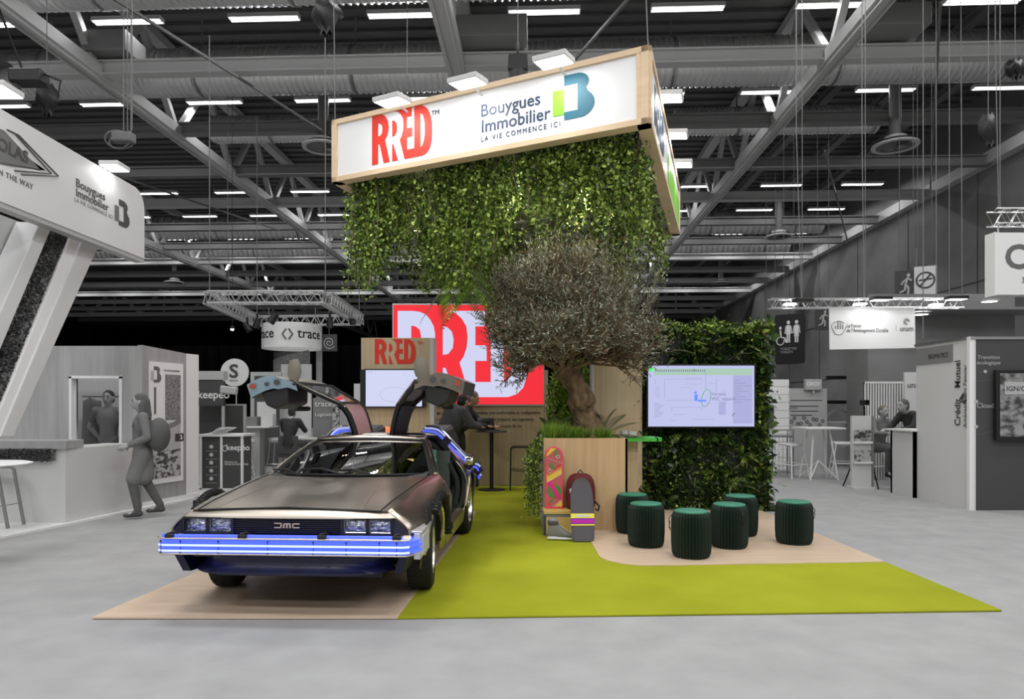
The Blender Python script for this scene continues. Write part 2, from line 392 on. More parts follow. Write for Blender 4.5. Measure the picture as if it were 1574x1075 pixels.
# black drape, hoist bits
def drape(px,py,Y,wd,hh,lab):
    p=P(px,py,Y); m=MB(); rows=[]
    for i in range(9):
        t=i/8; rw=[]
        for j in range(13):
            a=2*PI*j/12; rr=wd*(.35+.5*math.sin(PI*min(1,t*1.15)))*(1+.18*math.sin(3*a+t*4)); rw.append((rr*math.cos(a)+.12*t*wd,rr*math.sin(a)*.7,-hh*t+.05*math.sin(5*a)))
        rows.append(rw)
    m.grid(rows); o=m.build('hoist_bag','black',loc=p); tag(o,lab,'hoist bag','black chain hoist bags'); m=MB(); m.tube([(0,0,-.02),(0,0,12.25-p.z)],.008,5); m.build('chain','steel_dark',o)
drape(500,0,11,.28,.55,'black cloth chain bag at the top edge left of the large hanging sign')
drape(72,128,13,.24,.62,'black chain bag hanging above the large left stand sign')
drape(1519,176,13,.22,.60,'black chain bag hanging above the C sign on the right')
drape(1560,92,13,.22,.35,'black chain bag at the top right corner')
# chain hoists / cables
cabs=[(513,-10,515,188,8.1,'steel cable carrying the left corner of the large hanging sign'),(993,-10,996,72,6.4,'steel cable carrying the right corner of the large hanging sign'),(796,-10,796,95,9,'thin cable down to the dark hoist above the large hanging sign'),(203,-5,203,200,12,'thin cable left of the long truss'),(1477,-5,1479,462,13,'long thin black cable left of the C sign'),(1439,200,1439,455,13.5,'thin cable above the no smoking sign'),(1325,200,1328,458,13,'thin cable down to the middle of the right light truss'),(1224,200,1232,462,13,'thin cable down to the left end of the right light truss'),(350,350,352,470,20,'thin cable down to the truss square'),(626,60,626,120,15,'short chain above the red letters'),(1530,60,1535,320,12,'dark cable down to the small truss over the C sign'),(1419,455,1419,520,12,'thin cable holding the rail of the white booth'),(196,195,196,210,12,'tiny cable above the white left sign')]
for a,b,c_,d,Y,lab in cabs:
    m=MB(); top_=P(a,b,Y); m.tube([(top_.x,top_.y,12.25),top_,P(c_,d,Y)],.006 if Y<10 else .009,5); tag(m.build('suspension_cable','steel_dark'),lab,'cable','thin hanging cables')
m=MB(); m.box((0,0,0),(.26,.22,.2)); m.lathe([(.13,-.1),(.13,-.22),(.08,-.24)],n=14); m.tube([(0,0,.1),(0,0,.3)],.02,6)
tag(m.build('chain_hoist','black',loc=P(796,100,9),bevel=.02),'dark chain hoist motor between the lamps above the large hanging sign','hoist')
t=thing('motor_hoist','black electric hoist with cables at the upper left','hoist',P(45,120,12))
MB().box((0,0,0),(.55,.3,.24)).build('motor','black',t,bevel=.03); m=MB(); m.lathe([(.26,-.1),(.26,.1),(.01,.1)],(-.42,0,0),16,'Y'); m.build('drum','steel_dark',t)
m=MB(); m.tube([(-.6,0,1.4),(-.1,0,.1)],.02,5); m.tube([(.2,0,.1),(.55,0,-.05),(.5,0,-.35),(.3,0,-.1)],.02,5); m.build('cable','black',t)
t=thing('motor_hoist','small grey hoist with coiled cable above the left stand lamp','hoist',P(190,212,14),0)
MB().box((0,0,0),(.4,.25,.2)).build('motor','steel_dark',t,bevel=.03); m=MB()
m.tube([(.25*math.cos(a*.5)-.1,.1*math.sin(a*.3),.16*math.sin(a*.5)-.05) for a in range(26)],.018,5); m.tube([(0,0,0),(0,0,3)],.01,4); m.tube([(.15,0,0),(.15,0,3)],.01,4); m.build('cable','steel_dark',t)

# ================================================================ stand floor
def slab(name,pts,z0,z1,mt):
    m=MB(); m.prism([(x,y,z0) for x,y in pts],(0,0,z1-z0)); return m.build(name,mt,smooth=0,fix=True)
def f2(px,py): v=FL(px,py); return (v.x,v.y)
gx=f2(1540,941)
o=slab('carpet',[f2(611,953),f2(1540,941),(3.52,9.8),(3.52,12.7),(-3.0,12.7),(-3.0,8.6),(-.55,8.6)],.004,.014,'carpet_green')
tag(o,'lime green carpet laid around the car and stools','carpet')
o=slab('vinyl_mat',[f2(141,953),f2(611,953),(-.55,8.6),(-.5,9.6),(-2.45,9.6)],.006,.018,'vinyl_oak')
tag(o,'pale wood-look floor mat under the car','floor mat')
# right wood-look area with a round corner
x0=f2(908,845)[0]; yb=f2(1362,867)[1]
rc=.42; x0=.86; pts=[(3.54,6.48)]
pts+= [ (x0+rc+ rc*math.cos(R(a)), 6.33+rc+rc*math.sin(R(a))) for a in range(270,179,-10)]
pts+=[(.86,9.75),(3.52,9.8)]
o=slab('vinyl_mat',pts,.014,.022,'vinyl_oak'); tag(o,'pale wood-look floor area with rounded corner under the stools','floor mat')
# ================================================================ the car
CAR=thing('sports_car','stainless steel wedge sports car with gullwing doors raised and blue glowing bumper','car',(-1.585,4.75,.018),-math.atan(.055))
def lerp(a,b,t): return a+(b-a)*t
def interp(xs,ys,x):
    if x<=xs[0]: return ys[0]
    for i in range(len(xs)-1):
        if x<=xs[i+1]: return lerp(ys[i],ys[i+1],(x-xs[i])/(xs[i+1]-xs[i]))
    return ys[-1]
KV=[.06,.30,.9,1.35,1.75,2.8,3.3,3.9,4.2]
def belt(v): return (interp(KV,[.70,.73,.76,.775,.80,.81,.81,.79,.76],v), interp(KV,[.735,.765,.81,.835,.85,.885,.90,.885,.86],v))
def crease(v): return (interp(KV,[.86,.895,.92,.93,.93,.935,.94,.92,.89],v), interp(KV,[.60,.615,.63,.635,.64,.65,.66,.66,.65],v))
def sill(v): return (interp(KV,[.82,.86,.875,.875,.875,.88,.89,.87,.84], v), interp(KV,[.30,.25,.22,.20,.20,.20,.22,.28,.34],v))
def uside(v,z):
    (ub,zb),(uc,zc),(us,zs)=belt(v),crease(v),sill(v)
    if z>=zc:
        t=(zb-z)/max(zb-zc,1e-3); return lerp(ub,uc,t)+.018*math.sin(PI*min(max(t,0),1))
    t=(zc-z)/max(zc-zs,1e-3); return lerp(uc,us,t**1.6)
AR=[(.88,.305,.375),(3.29,.33,.41)]
def zlow(v):
    z=sill(v)[1]
    for c,cz,r in AR:
        if abs(v-c)<r: z=max(z,cz+math.sqrt(r*r-(v-c)**2))
    if v<.50: z=max(z,.45)
    return z
def side_panel(name,v0,v1,sg,parent):
    vs=set(np.round(np.linspace(v0,v1,18),4))
    for c,cz,r in AR:
        for k in range(21):
            q=c-r*math.cos(PI*k/20)
            if v0<q<v1: vs.add(round(q,4))
    rows=[]
    for v in sorted(vs):
        zb=belt(v)[1]; zl=zlow(v); rows.append([(sg*uside(v,lerp(zb,zl,j/16)),v,lerp(zb,zl,j/16)) for j in range(17)])
    m=MB(); m.grid(rows,flip=sg<0); o=m.build(name,'steel_brushed',parent,smooth=28)
    s=o.modifiers.new('s','SOLIDIFY'); s.thickness=.012; s.offset=-1; return o
side='near the green carpet','away from the green carpet'
for sg in(1,-1):
    f=side_panel('front_fender',.10,1.72,sg,CAR)
    side_panel('rear_quarter_panel',2.84,4.18,sg,CAR)
    for (c,cz,r) in AR:
        m=MB(); m.tube([(sg*(uside(c-r*math.cos(R(a)),cz+r*math.sin(R(a)))+.004),c-r*math.cos(R(a)),cz+r*math.sin(R(a))) for a in range(6,175,8)],.018,6)
        m.build('wheel_arch_lip','steel_fascia' if sg>0 else 'rubber',CAR)
    # inner arches
    for (c,cz,r) in AR:
        m=MB(); rows=[[(sg*u,c-r*.99*math.cos(R(a)),cz+r*.99*math.sin(R(a))) for u in(.5,.9)] for a in range(0,181,12)]
        m.grid(rows,flip=sg>0); m.build('inner_wheel_arch','black',CAR)
    # sill
    m=MB(); m.prism([(sg*.72,1.62,.20),(sg*.885,1.62,.20),(sg*.90,1.62,.33),(sg*.86,1.62,.39),(sg*.72,1.62,.39)],(0,1.3,0)); m.build('door_sill','steel_brushed',CAR,fix=True)
    m=MB(); m.prism([(sg*.70,1.66,.39),(sg*.85,1.66,.39),(sg*.84,1.66,.405),(sg*.70,1.66,.405)],(0,1.2,0)); m.build('sill_tread','black',CAR,fix=True)
# hood
def hood_u(v): return interp([.1,1.35],[.655,.735],v)
rows=[]
for i in range(25):
    v=lerp(.085,1.5,i/24); rw=[]
    for j in range(33):
        t=j/16-1; u=t*hood_u(v); lim=1.24+.26*abs(t)**2.2; vv=.085+(v-.085)*(lim-.085)/(1.5-.085)
        z=belt(vv)[1]+.003+.022*(1-t*t)+.012*math.exp(-((abs(t)-.62)/.05)**2)*0
        rw.append((u,vv,z))
    rows.append(rw)
m=MB(); m.grid(rows,flip=True); m.build('hood','steel_brushed',CAR,smooth=60)
m=MB()   # gap lines and hood creases
for sg in(1,-1):
    m.tube([(sg*(hood_u(v)+.004),v,belt(v)[1]+.004) for v in np.linspace(.09,1.5,12)],.006,5)
m.tube([(-.66,.083,.742),(0,.08,.764),(.66,.083,.742)],.006,5)
m.build('panel_gap','black',CAR)
m=MB()
for sg in(1,-1): m.tube([(sg*lerp(.53,.40,t),lerp(.1,1.22,t),belt(lerp(.1,1.22,t))[1]+.003+.022*(1-(lerp(.53,.40,t)/hood_u(1))**2)) for t in np.linspace(0,1,10)],.004,5)
m.build('hood_crease','steel_fascia',CAR)
for sg in(1,-1):  # fender top strip between hood gap and belt
    m=MB(); rows=[]
    for v in np.linspace(.085,1.72,14):
        ub,zb=belt(v); h=hood_u(v)+.008; rows.append([(sg*h,v,zb+.003),(sg*ub,v,zb)])
    m.grid(rows,flip=sg>0); m.build('fender_top','steel_brushed',CAR)
# front fascia: bright band, light recess, lower band
m=MB()
def band(pts0,pts1,k=13):
    return [[tuple(lerp(a[q],b[q],j/(k-1)) for q in range(3)) for j in range(k)] for a,b in zip(pts0,pts1)]
for sg in(1,):
    prof=[(.735,.085,.70),(.715,.045,.765),(.683,.03,.775)]  # z, v, halfwidth
    rows=[[(t*hw,v+.05*abs(t)**3,z+(.01*(1-t*t) if i==0 else 0)) for t in np.linspace(-1,1,25)] for i,(z,v,hw) in enumerate([(.742,.085,.685),(.735,.06,.70),(.715,.045,.735),(.690,.04,.765)])]
    m.grid(rows)
    rows=[[(t*hw,v+.05*abs(t)**3,z) for t in np.linspace(-1,1,25)] for (z,v,hw) in [(.575,.045,.86),(.572,.02,.875),(.552,.0,.885),(.548,.03,.885)]]
    m.grid(rows)
for sg in(1,-1):   # slanted ends beside the lights
    m.grid([[(sg*.765,.09,.69),(sg*.70,.135,.735)],[(sg*.865,.095,.572),(sg*.875,.16,.575)]],flip=sg<0)
m.build('front_fascia','steel_fascia',CAR,smooth=40,fix=True)
m=MB(); m.prism([(-.85,.14,.56),(.85,.14,.56),(.77,.14,.685),(.69,.14,.73),(-.69,.14,.73),(-.77,.14,.685)],(0,.04,0)); m.build('light_recess','black',CAR,fix=True)
for sg in(1,-1):
    m=MB(); m.prism([(sg*.735,.055,.685),(sg*.765,.09,.685),(sg*.862,.10,.575),(sg*.735,.055,.575)],(0,.03,0)); m.build('corner_lamp','neon_blue' if 0 else 'valance',CAR,fix=True)
# headlights
mat('headlight_glass',(.55,.58,.62),.08,metal=.85,noise=((30,30,40),(.10,.11,.14),.35,.65),bump=((26,8,60),.8,.02))
def headlight(u):
    m=MB(); w,h=.155,.098
    m.b2((u-w/2-.012,.052,.578),(u+w/2+.012,.11,.592)); m.b2((u-w/2-.012,.052,.682),(u+w/2+.012,.11,.692))
    m.b2((u-w/2-.012,.052,.578),(u-w/2,.11,.692)); m.b2((u+w/2,.052,.578),(u+w/2+.012,.11,.692))
    o=m.build('headlight','black',CAR,smooth=0)
    m=MB(); rows=[[(u+a*w/2,.075-.014*(1-a*a)*(1-b*b),.637+b*h/2) for a in np.linspace(-1,1,9)] for b in np.linspace(-1,1,7)]
    m.grid(rows); m.build('lens','headlight_glass',o)
    m=MB(); r=.006; m.tube([(u-w/2,.066,.637-h/2),(u+w/2,.066,.637-h/2),(u+w/2,.066,.637+h/2),(u-w/2,.066,.637+h/2)],r,5,closed=True); m.build('bezel','chrome',o)
for u in(-.665,-.483,.483,.665): headlight(u)
m=MB()
for k in range(8): m.b2((-.385,.055,.585+k*.0135),(.385,.12,.590+k*.0135))
m.b2((-.385,.075,.58),(.385,.12,.69)); m.b2((-.395,.05,.575),(-.385,.12,.695)); m.b2((.385,.05,.575),(.395,.12,.695))
gr=m.build('grille','valance',CAR,smooth=0)
# badge: three block letters built as bars
mat('badge',(.62,.50,.46),.3,metal=.6)
m=MB(); y=.046; H0=.622; hh=.034
for x0 in(-.085,):
    for dz in(0,hh/2-.0,hh): m.b2((-.09,y,H0+dz-.004 if dz else H0),( -.038,y+.01,H0+dz+.003 if dz else H0+.007)) if dz!=hh/2 else None
m.b2((-.045,y,H0),(-.036,y+.01,H0+hh))
for xx in(-.026,-.004,.018): m.b2((xx,y,H0),(xx+.011,y+.01,H0+hh))
m.b2((-.026,y,H0+hh-.008),(.029,y+.01,H0+hh))
for z in(H0,H0+hh-.008): m.b2((.040,y,z),(.092,y+.01,z+.008))
m.b2((.040,y,H0),(.049,y+.01,H0+hh))
m.build('badge_lettering','badge',gr,smooth=0)
# bumper
def bump_path(t,out=0): # plan curve, t -1..1
    u=t*(.93+out); v=-.02-out+.0*u
    a=abs(t)
    if a>.90: v+= ((a-.90)/.10)**1.6*.14
    return u,v
def bump_rows(prof,n=49):
    rows=[]
    for z,o in prof:
        r=[]
        for i in range(n):
            t=-1+2*i/(n-1); t=math.copysign(abs(t)**.8,t); u,v=bump_path(t,o); r.append((u,v,z))
        rows.append(r)
    return rows
m=MB(); m.grid(bump_rows([(.455,-.03),(.452,.0),(.466,.018),(.480,.018),(.488,.006),(.496,.004),(.504,.018),(.520,.018),(.528,.005),(.536,.005),(.545,.014),(.553,.0),(.555,-.06)])); 
bp=m.build('front_bumper','bumper_neon_lit',CAR,smooth=50)
m=MB()
for z in(.473,.512): m.tube([(*bump_path(t,.021),z) for t in np.linspace(-.93,.93,40)],.008,6)
m.build('glow_tube_streak','neon_pale',bp)  # pale tubes stand in for bright streaks of light along the bumper
m=MB(); m.tube([(*bump_path(t,.0),.575) for t in np.linspace(-.93,.90,40)],.011,8); m.build('glow_tube_streak','neon_blue',bp)
m=MB(); m.tube([(*bump_path(t,.022),.560) for t in np.linspace(-.96,.93,40)],.007,8); m.tube([(*bump_path(t,.02),.452) for t in np.linspace(-.96,.96,40)],.006,8); m.build('trim_rail','steel_fascia',bp)
for u in(-.80,-.28,.28,.80):
    m=MB(); m.b2((u-.03,-.05,.563),(u+.03,.03,.590)); m.tube([(u-.02,-.04,.59),(u+.02,.0,.60)],.008,6); m.build('bumper_clip','black',bp,bevel=.004)
m=MB()
for u in(-.86,-.72,-.45,-.1,.22,.45,.68,.80):
    for z in(.462,.541): m.ell((u,-.042,z),(.007,.006,.007),n=8,m=5)
    m.b2((u-.002,-.041,.462),(u+.002,-.038,.541))
m.build('bolt','valance',bp)
for u in (-.6,-.28,.05,.28): 
    m=MB(); m.ell((u,-.02,.446),(.04,.03,.012),n=10,m=6); m.build('mounting_tab','valance',bp)
# valance with concave ends
prof=[(.455,.76,.03),(.42,.70,.05),(.38,.685,.05),(.34,.70,.03),(.315,.735,.0),(.300,.74,.0),(.292,.70,.03),(.29,.6,.3)]
rows=[[(t*hw,v+.22*abs(t)**6,z) for t in np.linspace(-1,1,31)] for z,hw,v in prof]
m=MB(); m.grid(rows); m.build('front_valance','valance',CAR,smooth=50)
for sg in(1,-1):
    m=MB(); m.prism([(sg*.86,.10,.45),(sg*.80,.14,.29),(sg*.80,.49,.27),(sg*.875,.49,.45)],(-sg*.06,0,0)); m.build('lower_corner','valance',CAR,fix=True)
m=MB(); m.b2((-.62,.3,.22),(.62,4.0,.30)); m.b2((-.66,.12,.40),(.66,.5,.56)); m.b2((-.5,.5,.3),(.5,1.4,.6)); m.build('underbody','black',CAR)
# side box equipment at the front corner (right in the picture)
for sg in(1,-1):
    m=MB()
    for k in range(5 if sg>0 else 0): m.b2((sg*(.925-.0*k),.13+k*.05,.43),(sg*(.955),.165+k*.05,.57))
    if sg>0: m.b2((sg*.89,.10,.40),(sg*.935,.40,.585)); m.b2((sg*.87,.1,.585),(sg*.95,.42,.60)); m.build('side_equipment_box','galvanised',CAR,bevel=.004)
    for vv in((.36,.44,.52) if sg>0 else ()):
        m=MB(); m.tube([(sg*.935,vv,.60),(sg*.935,vv+.01,.70),(sg*.915,vv+.03,.755)],.011,6); m.build('cable_conduit','black',CAR)
    m=MB(); m.tube([(sg*(.955),.88-.43*math.cos(R(a)),.32+.44*math.sin(R(a))) for a in range(50,178,8)],.028,8); m.build('ribbed_hose','black',CAR)
    m=MB()
    for a in range(50,176,4):
        c=Vector((sg*.955,.88-.43*math.cos(R(a)),.32+.44*math.sin(R(a)))); d=Vector((0,math.sin(R(a)),math.cos(R(a))))
        m.tube([c-d*.006,c+d*.006],.034,8)
    for a in(60,120,165):
        c=Vector((sg*.955,.88-.43*math.cos(R(a)),.32+.44*math.sin(R(a)))); m.box(c,(.08,.05,.05))
    m.build('hose_clamp','rubber',CAR)
    # flux bands along the flank over the rear
    pth=[(.42,2.95,1.20),(.56,2.98,1.18),(.68,3.0,1.07),(.82,3.04,.92),(.93,3.12,.80),(.985,3.3,.76),(.99,3.5,.70),(.985,3.62,.60)]
    def cat_(P_):
        o=[]; Q=[Vector(q) for q in P_]
        for i in range(len(Q)-1):
            a_,b_,c_,d_=Q[max(i-1,0)],Q[i],Q[i+1],Q[min(i+2,len(Q)-1)]
            for t in(0,.25,.5,.75): o.append(tuple(.5*((2*b_)+(c_-a_)*t+(2*a_-5*b_+4*c_-d_)*t*t+(-a_+3*b_-3*c_+d_)*t**3)))
        return o+[tuple(Q[-1])]
    key=pth; pth=cat_(pth)
    for off,mt in((0,'neon_blue'),(.055,'neon_pale')):
        m=MB(); m.tube([(sg*(a+off*.3),b+off,c+off*.6) for a,b,c in pth],.012,8); m.build('flux_tube',mt,CAR)
    m=MB(); m.tube([(sg*(a+.03),b+.03,c+.05) for a,b,c in pth],.013,8); m.build('flux_rail','chrome',CAR)
    for a,b,c in key[2:7:2]:
        m=MB(); m.box((sg*a,b,c+.01),(.09,.05,.10),Matrix.Rotation(sg*.7,4,'Y')); m.build('flux_bracket','valance',CAR,bevel=.008)
    m=MB(); m.lathe([(.0,-.05),(.05,-.045),(.06,0),(.05,.045),(0,.05)],(sg*.93,3.08,.86),14,'X'); m.build('flank_canister','chrome',CAR)
# wheels
def wheel(u,v,r,w,rim,steer,sg):
    z=r; t=MB(); W=w/2
    t.lathe([(rim,-W*.95),(r-.03,-W),(r-.008,-W*.86),(r,-W*.6),(r,W*.6),(r-.008,W*.86),(r-.03,W),(rim,W*.95),(rim,-W*.95)],n=40,axis='X')
    o=t.build('wheel','rubber',CAR,smooth=40,loc=(u,v,z+.001)); o.rotation_euler=(0,0,steer); o['label']='black road wheel with finned silver rim'
    t=MB()
    for i in range(46):
        a=2*PI*i/46
        for q in(-.55,0,.55): t.box((q*W,r*math.cos(a),r*math.sin(a)),(W*.42,.012,.007),Matrix.Rotation(a-PI/2,4,'X')@Matrix.Rotation(.3,4,'Z'))
    t.build('tyre_tread','rubber',o,smooth=0)
    t=MB(); t.lathe([(rim,.9*W),(rim-.012,W*.98),(rim-.02,.8*W),(rim-.03,.45*W),(rim-.06,.35*W)],n=36,axis='X') if sg>0 else t.lathe([(rim,-.9*W),(rim-.012,-W*.98),(rim-.02,-.8*W),(rim-.03,-.45*W),(rim-.06,-.35*W)],n=36,axis='X')
    t.build('rim','aluminium',o)
    t=MB()
    for i in range(34):
        a=2*PI*i/34; c,s_=math.cos(a),math.sin(a); b=a+.16
        p=[(sg*W*.80,.055*c,.055*s_),(sg*W*.62,(rim-.015)*math.cos(b),(rim-.015)*math.sin(b))]
        t.tube(p,[.0045,.0065],4)
    t.build('spoke_fins','aluminium',o)
    t=MB(); t.lathe([(0,sg*W*.92),(.05,sg*W*.9),(.062,sg*W*.75),(.06,sg*W*.4)],n=20,axis='X'); t.build('hub_cap','aluminium',o)
    t=MB(); t.lathe([(rim-.02,sg*W*.1),(0,sg*W*.1)],n=24,axis='X'); t.build('brake_disc','dark_grey',o)
    return o
for sg in(1,-1):
    wheel(sg*.80,.88,.305,.20,.198,.12,sg); wheel(sg*.80,3.29,.335,.24,.215,0,sg)

# glasshouse
hdr=(2.28,.555,1.125)
m=MB(); rows=[]
for i in range(9):
    t=i/8; rw=[]
    for j in range(21):
        s=j/10-1; u=s*lerp(.745,.54,t); v=lerp(1.30+.36*abs(s)**2.2,hdr[0]+.04*abs(s)**2,t); z=lerp(.868-.022*s*s,hdr[2],t)+.015*math.sin(PI*t)+.012*(1-s*s)*t
        rw.append((u,v,z))
    rows.append(rw)
m.grid(rows,flip=True); ws=m.build('windscreen','glass_clear',CAR,smooth=60)
m=MB(); m.tube(rows[0],.014,6); m.tube([r[0] for r in rows],.018,6); m.tube([r[-1] for r in rows],.018,6); m.tube(rows[-1],.014,6)
m.build('windscreen_seal','rubber',ws)
for sg in(1,-1):
    m=MB(); idx=0 if sg<0 else -1
    pts=[Vector(r[idx])+Vector((sg*.035,.03,-.008)) for r in rows]; m.tube(pts,.032,8,flat=.7); m.build('a_pillar','steel_brushed',CAR)
# cowl and wipers
m=MB(); m.grid([[(s*.74,1.26+.30*abs(s)**2.2,.845-.02*s*s) for s in np.linspace(-1,1,21)],[(s*.76,1.36+.36*abs(s)**2.2,.872-.02*s*s) for s in np.linspace(-1,1,21)]],flip=True); m.build('cowl_vent','black',CAR)
for (a,b) in(((-.35,1.22,.875),(-.72,1.56,.89)),((.02,1.2,.89),(-.36,1.33,.915)),((.30,1.2,.885),(-.08,1.31,.905)),):
    m=MB(); a=Vector(a);b=Vector(b); m.tube([a,(a+b)/2+Vector((0,-.01,.03)),b],.009,5); m.tube([a.lerp(b,.35)+Vector((0,0,.02)),b+Vector((0,.01,.0))],.006,5); m.build('wiper','black',CAR)
# roof: header + T centre
m=MB(); rows2=[]
for i,(v,z) in enumerate([(2.28,1.137),(2.36,1.150),(2.44,1.152)]):
    rows2.append([(s*.56,v+.03*s*s,z-.012*s*s) for s in np.linspace(-1,1,13)])
m.grid(rows2,flip=True)
m.grid([[(s*.165,v,z) for s in np.linspace(-1,1,7)] for v,z in[(2.44,1.153),(2.7,1.156),(3.0,1.150),(3.1,1.14)]],flip=True)
m.grid([[(s*hw,v,z-.02*s*s) for s in np.linspace(-1,1,13)] for v,z,hw in[(3.06,1.148,.56),(3.12,1.14,.57),(3.2,1.125,.585)]],flip=True)
o=m.build('roof','steel_brushed',CAR); q=o.modifiers.new('s','SOLIDIFY'); q.thickness=.03; q.offset=-1
# B pillar / door frame rear and sail
for sg in(1,-1):
    pth=[(.55,3.06,1.12),(.64,3.02,1.04),(.73,2.96,.94),(.81,2.90,.86),(.89,2.88,.70),(.90,2.86,.58),(.88,2.80,.42),(.84,2.72,.36)]
    m=MB(); m.tube([(sg*a,b,c) for a,b,c in pth],.032,8); m.tube([(sg*(a-.07),b-.03,c-.03) for a,b,c in pth],.03,8); m.build('door_frame','rubber',CAR)
    m=MB(); rows3=[]
    for (u0,v0,z0),(u1,v1,z1) in zip([(.56,3.08,1.12),(.65,3.04,1.03),(.74,2.98,.94),(.81,2.94,.885)],[(.60,3.3,1.06),(.68,3.4,.98),(.74,3.6,.93),(.80,3.9,.885)]):
        rows3.append([(sg*lerp(u0,u1,t),lerp(v0,v1,t),lerp(z0,z1,t)) for t in np.linspace(0,1,6)])
    m.grid(rows3,flip=sg<0); o=m.build('sail_panel','steel_brushed',CAR); 
# rear: louvres, deck, vents, tail
m=MB()
for k in range(7):
    v=3.02+k*.14; z=1.10-k*.033; m.box((0,v,z),(1.12,.14,.02),Matrix.Rotation(R(-22),4,'X'))
m.build('rear_louvre','black',CAR)
m=MB(); m.b2((-.78,3.0,.5),(.78,4.1,.84)); m.b2((-.86,3.9,.36),(.86,4.2,.86)); m.build('engine_deck','black',CAR,bevel=.02)
m=MB(); m.b2((-.92,4.18,.42),(.92,4.27,.60)); m.build('rear_bumper','valance',CAR,bevel=.02)
for sg in(1,-1):
    m=MB(); m.prism([(sg*.28,3.45,.98),(sg*.28,3.55,1.18),(sg*.28,4.1,1.22),(sg*.28,4.2,.90)],(sg*.33,0,0)); v_=m.build('exhaust_vent','dark_grey',CAR,bevel=.02,fix=True)
    m=MB()
    for k in range(5): m.b2((sg*.30,3.60+k*.1,1.185+k*.008),(sg*.59,3.64+k*.1,1.205+k*.008))
    m.build('vent_fins','steel_dark',v_)
m=MB(); m.lathe([(.14,0),(.14,.10),(.10,.14),(.10,.22),(.06,.26),(0,.27)],(0,3.75,1.0),18); m.build('reactor_canister','off_white',CAR)
# cabin
m=MB(); m.b2((-.80,1.45,.20),(.80,2.95,.25)); m.b2((-.12,1.6,.25),(.12,2.9,.50)); m.b2((-.74,2.85,.25),(.74,2.95,.98)); m.b2((-.80,1.45,.25),(.80,1.62,.78)); m.build('cabin_tub','interior',CAR,bevel=.01)
m=MB(); rows=[[(s*.72,v+.3*abs(s)**2.2*.5,z) for s in np.linspace(-1,1,15)] for v,z in[(1.36,.84),(1.55,.87),(1.72,.86),(1.80,.80),(1.80,.62)]]; m.grid(rows,flip=True); m.build('dashboard','interior',CAR)
m=MB(); m.tube([(.36+.17*math.cos(a),1.93+.05*math.sin(a),.80+.17*math.sin(a)) for a in np.linspace(0,2*PI,25)[:-1]],.014,6,closed=True); m.tube([(.36-.16,1.93,.80),(.52,1.93,.80)],.014,6); m.tube([(.36,1.93,.80),(.36,1.75,.74)],.03,8); m.build('steering_wheel','black',CAR)
for sg in(1,-1):
    m=MB(); M=Matrix.Rotation(R(-22),4,'X')
    m.box((sg*.38,2.18,.38),(.46,.52,.16)); m.box((sg*.38,2.55,.66),(.46,.16,.56),M); m.box((sg*.38,2.68,.97),(.26,.10,.16),M)
    for k in(-1,1): m.box((sg*.38+k*.20,2.50,.66),(.07,.20,.5),M)
    m.build('seat','seat_leather',CAR,bevel=.04)
mat('glow_green',(.05,.6,.25),.4,emit=(.03,.75,.28),es=.9); mat('glow_amber',(.9,.4,.05),.4,emit=(1,.38,.04),es=1.2); mat('glow_red',(.9,.05,.02),.4,emit=(1,.06,.03),es=1.3)
mat('plate_yellow',(.62,.42,.12),.5); mat('pale_teal',(.12,.30,.28),.5)
dc=[('display_panel',(-.47,1.72,.89),(.10,.04,.12),'off_white'),('display_panel',(-.30,1.75,.89),(.16,.06,.05),'glow_amber'),('display_panel',(.02,1.78,.91),(.18,.06,.06),'plate_yellow'),
    ('number_board',(.44,1.80,.925),(.22,.02,.10),'plate_yellow'),('indicator_row',(.44,1.785,.94),(.17,.004,.02),'glow_red'),('indicator_row',(.44,1.785,.91),(.19,.004,.015),'glow_amber'),
    ('indicator_row',(-.42,1.68,.86),(.20,.03,.015),'glow_amber'),('switch_box',(0,2.5,1.02),(.30,.16,.10),'dark_grey'),('control_box',(.0,2.2,.62),(.18,.5,.2),'dark_grey'),
    ('indicator_row',(.05,2.42,1.03),(.10,.004,.012),'glow_red'),('light_strip',(.60,2.70,.72),(.02,.05,.36),'glow_green'),('light_strip',(.72,2.55,.52),(.012,.03,.2),'glow_green'),('light_strip',(-.55,2.62,.78),(.02,.05,.2),'glow_green'),
    ('wall_unit',(-.5,2.80,.86),(.4,.08,.2),'pale_teal'),('wall_unit',(.0,2.80,.80),(.34,.08,.3),'steel_dark'),('wall_unit',(.45,2.80,.9),(.3,.08,.2),'pale_teal')]
for n_,c_,d_,mm in dc: m=MB(); m.box(c_,d_); m.build(n_,mm,CAR,bevel=.004)
for k in range(7):
    m=MB(); a=random.uniform(-.6,.6); m.tube([(a,2.82,1.05),(a+.1,2.7,.95+.05*math.sin(k)),(a-.1,2.75,.8),(a+.2,2.8,.7)],.012,5); m.build('cabin_cable',['black','red','galvanised'][k%3],CAR)

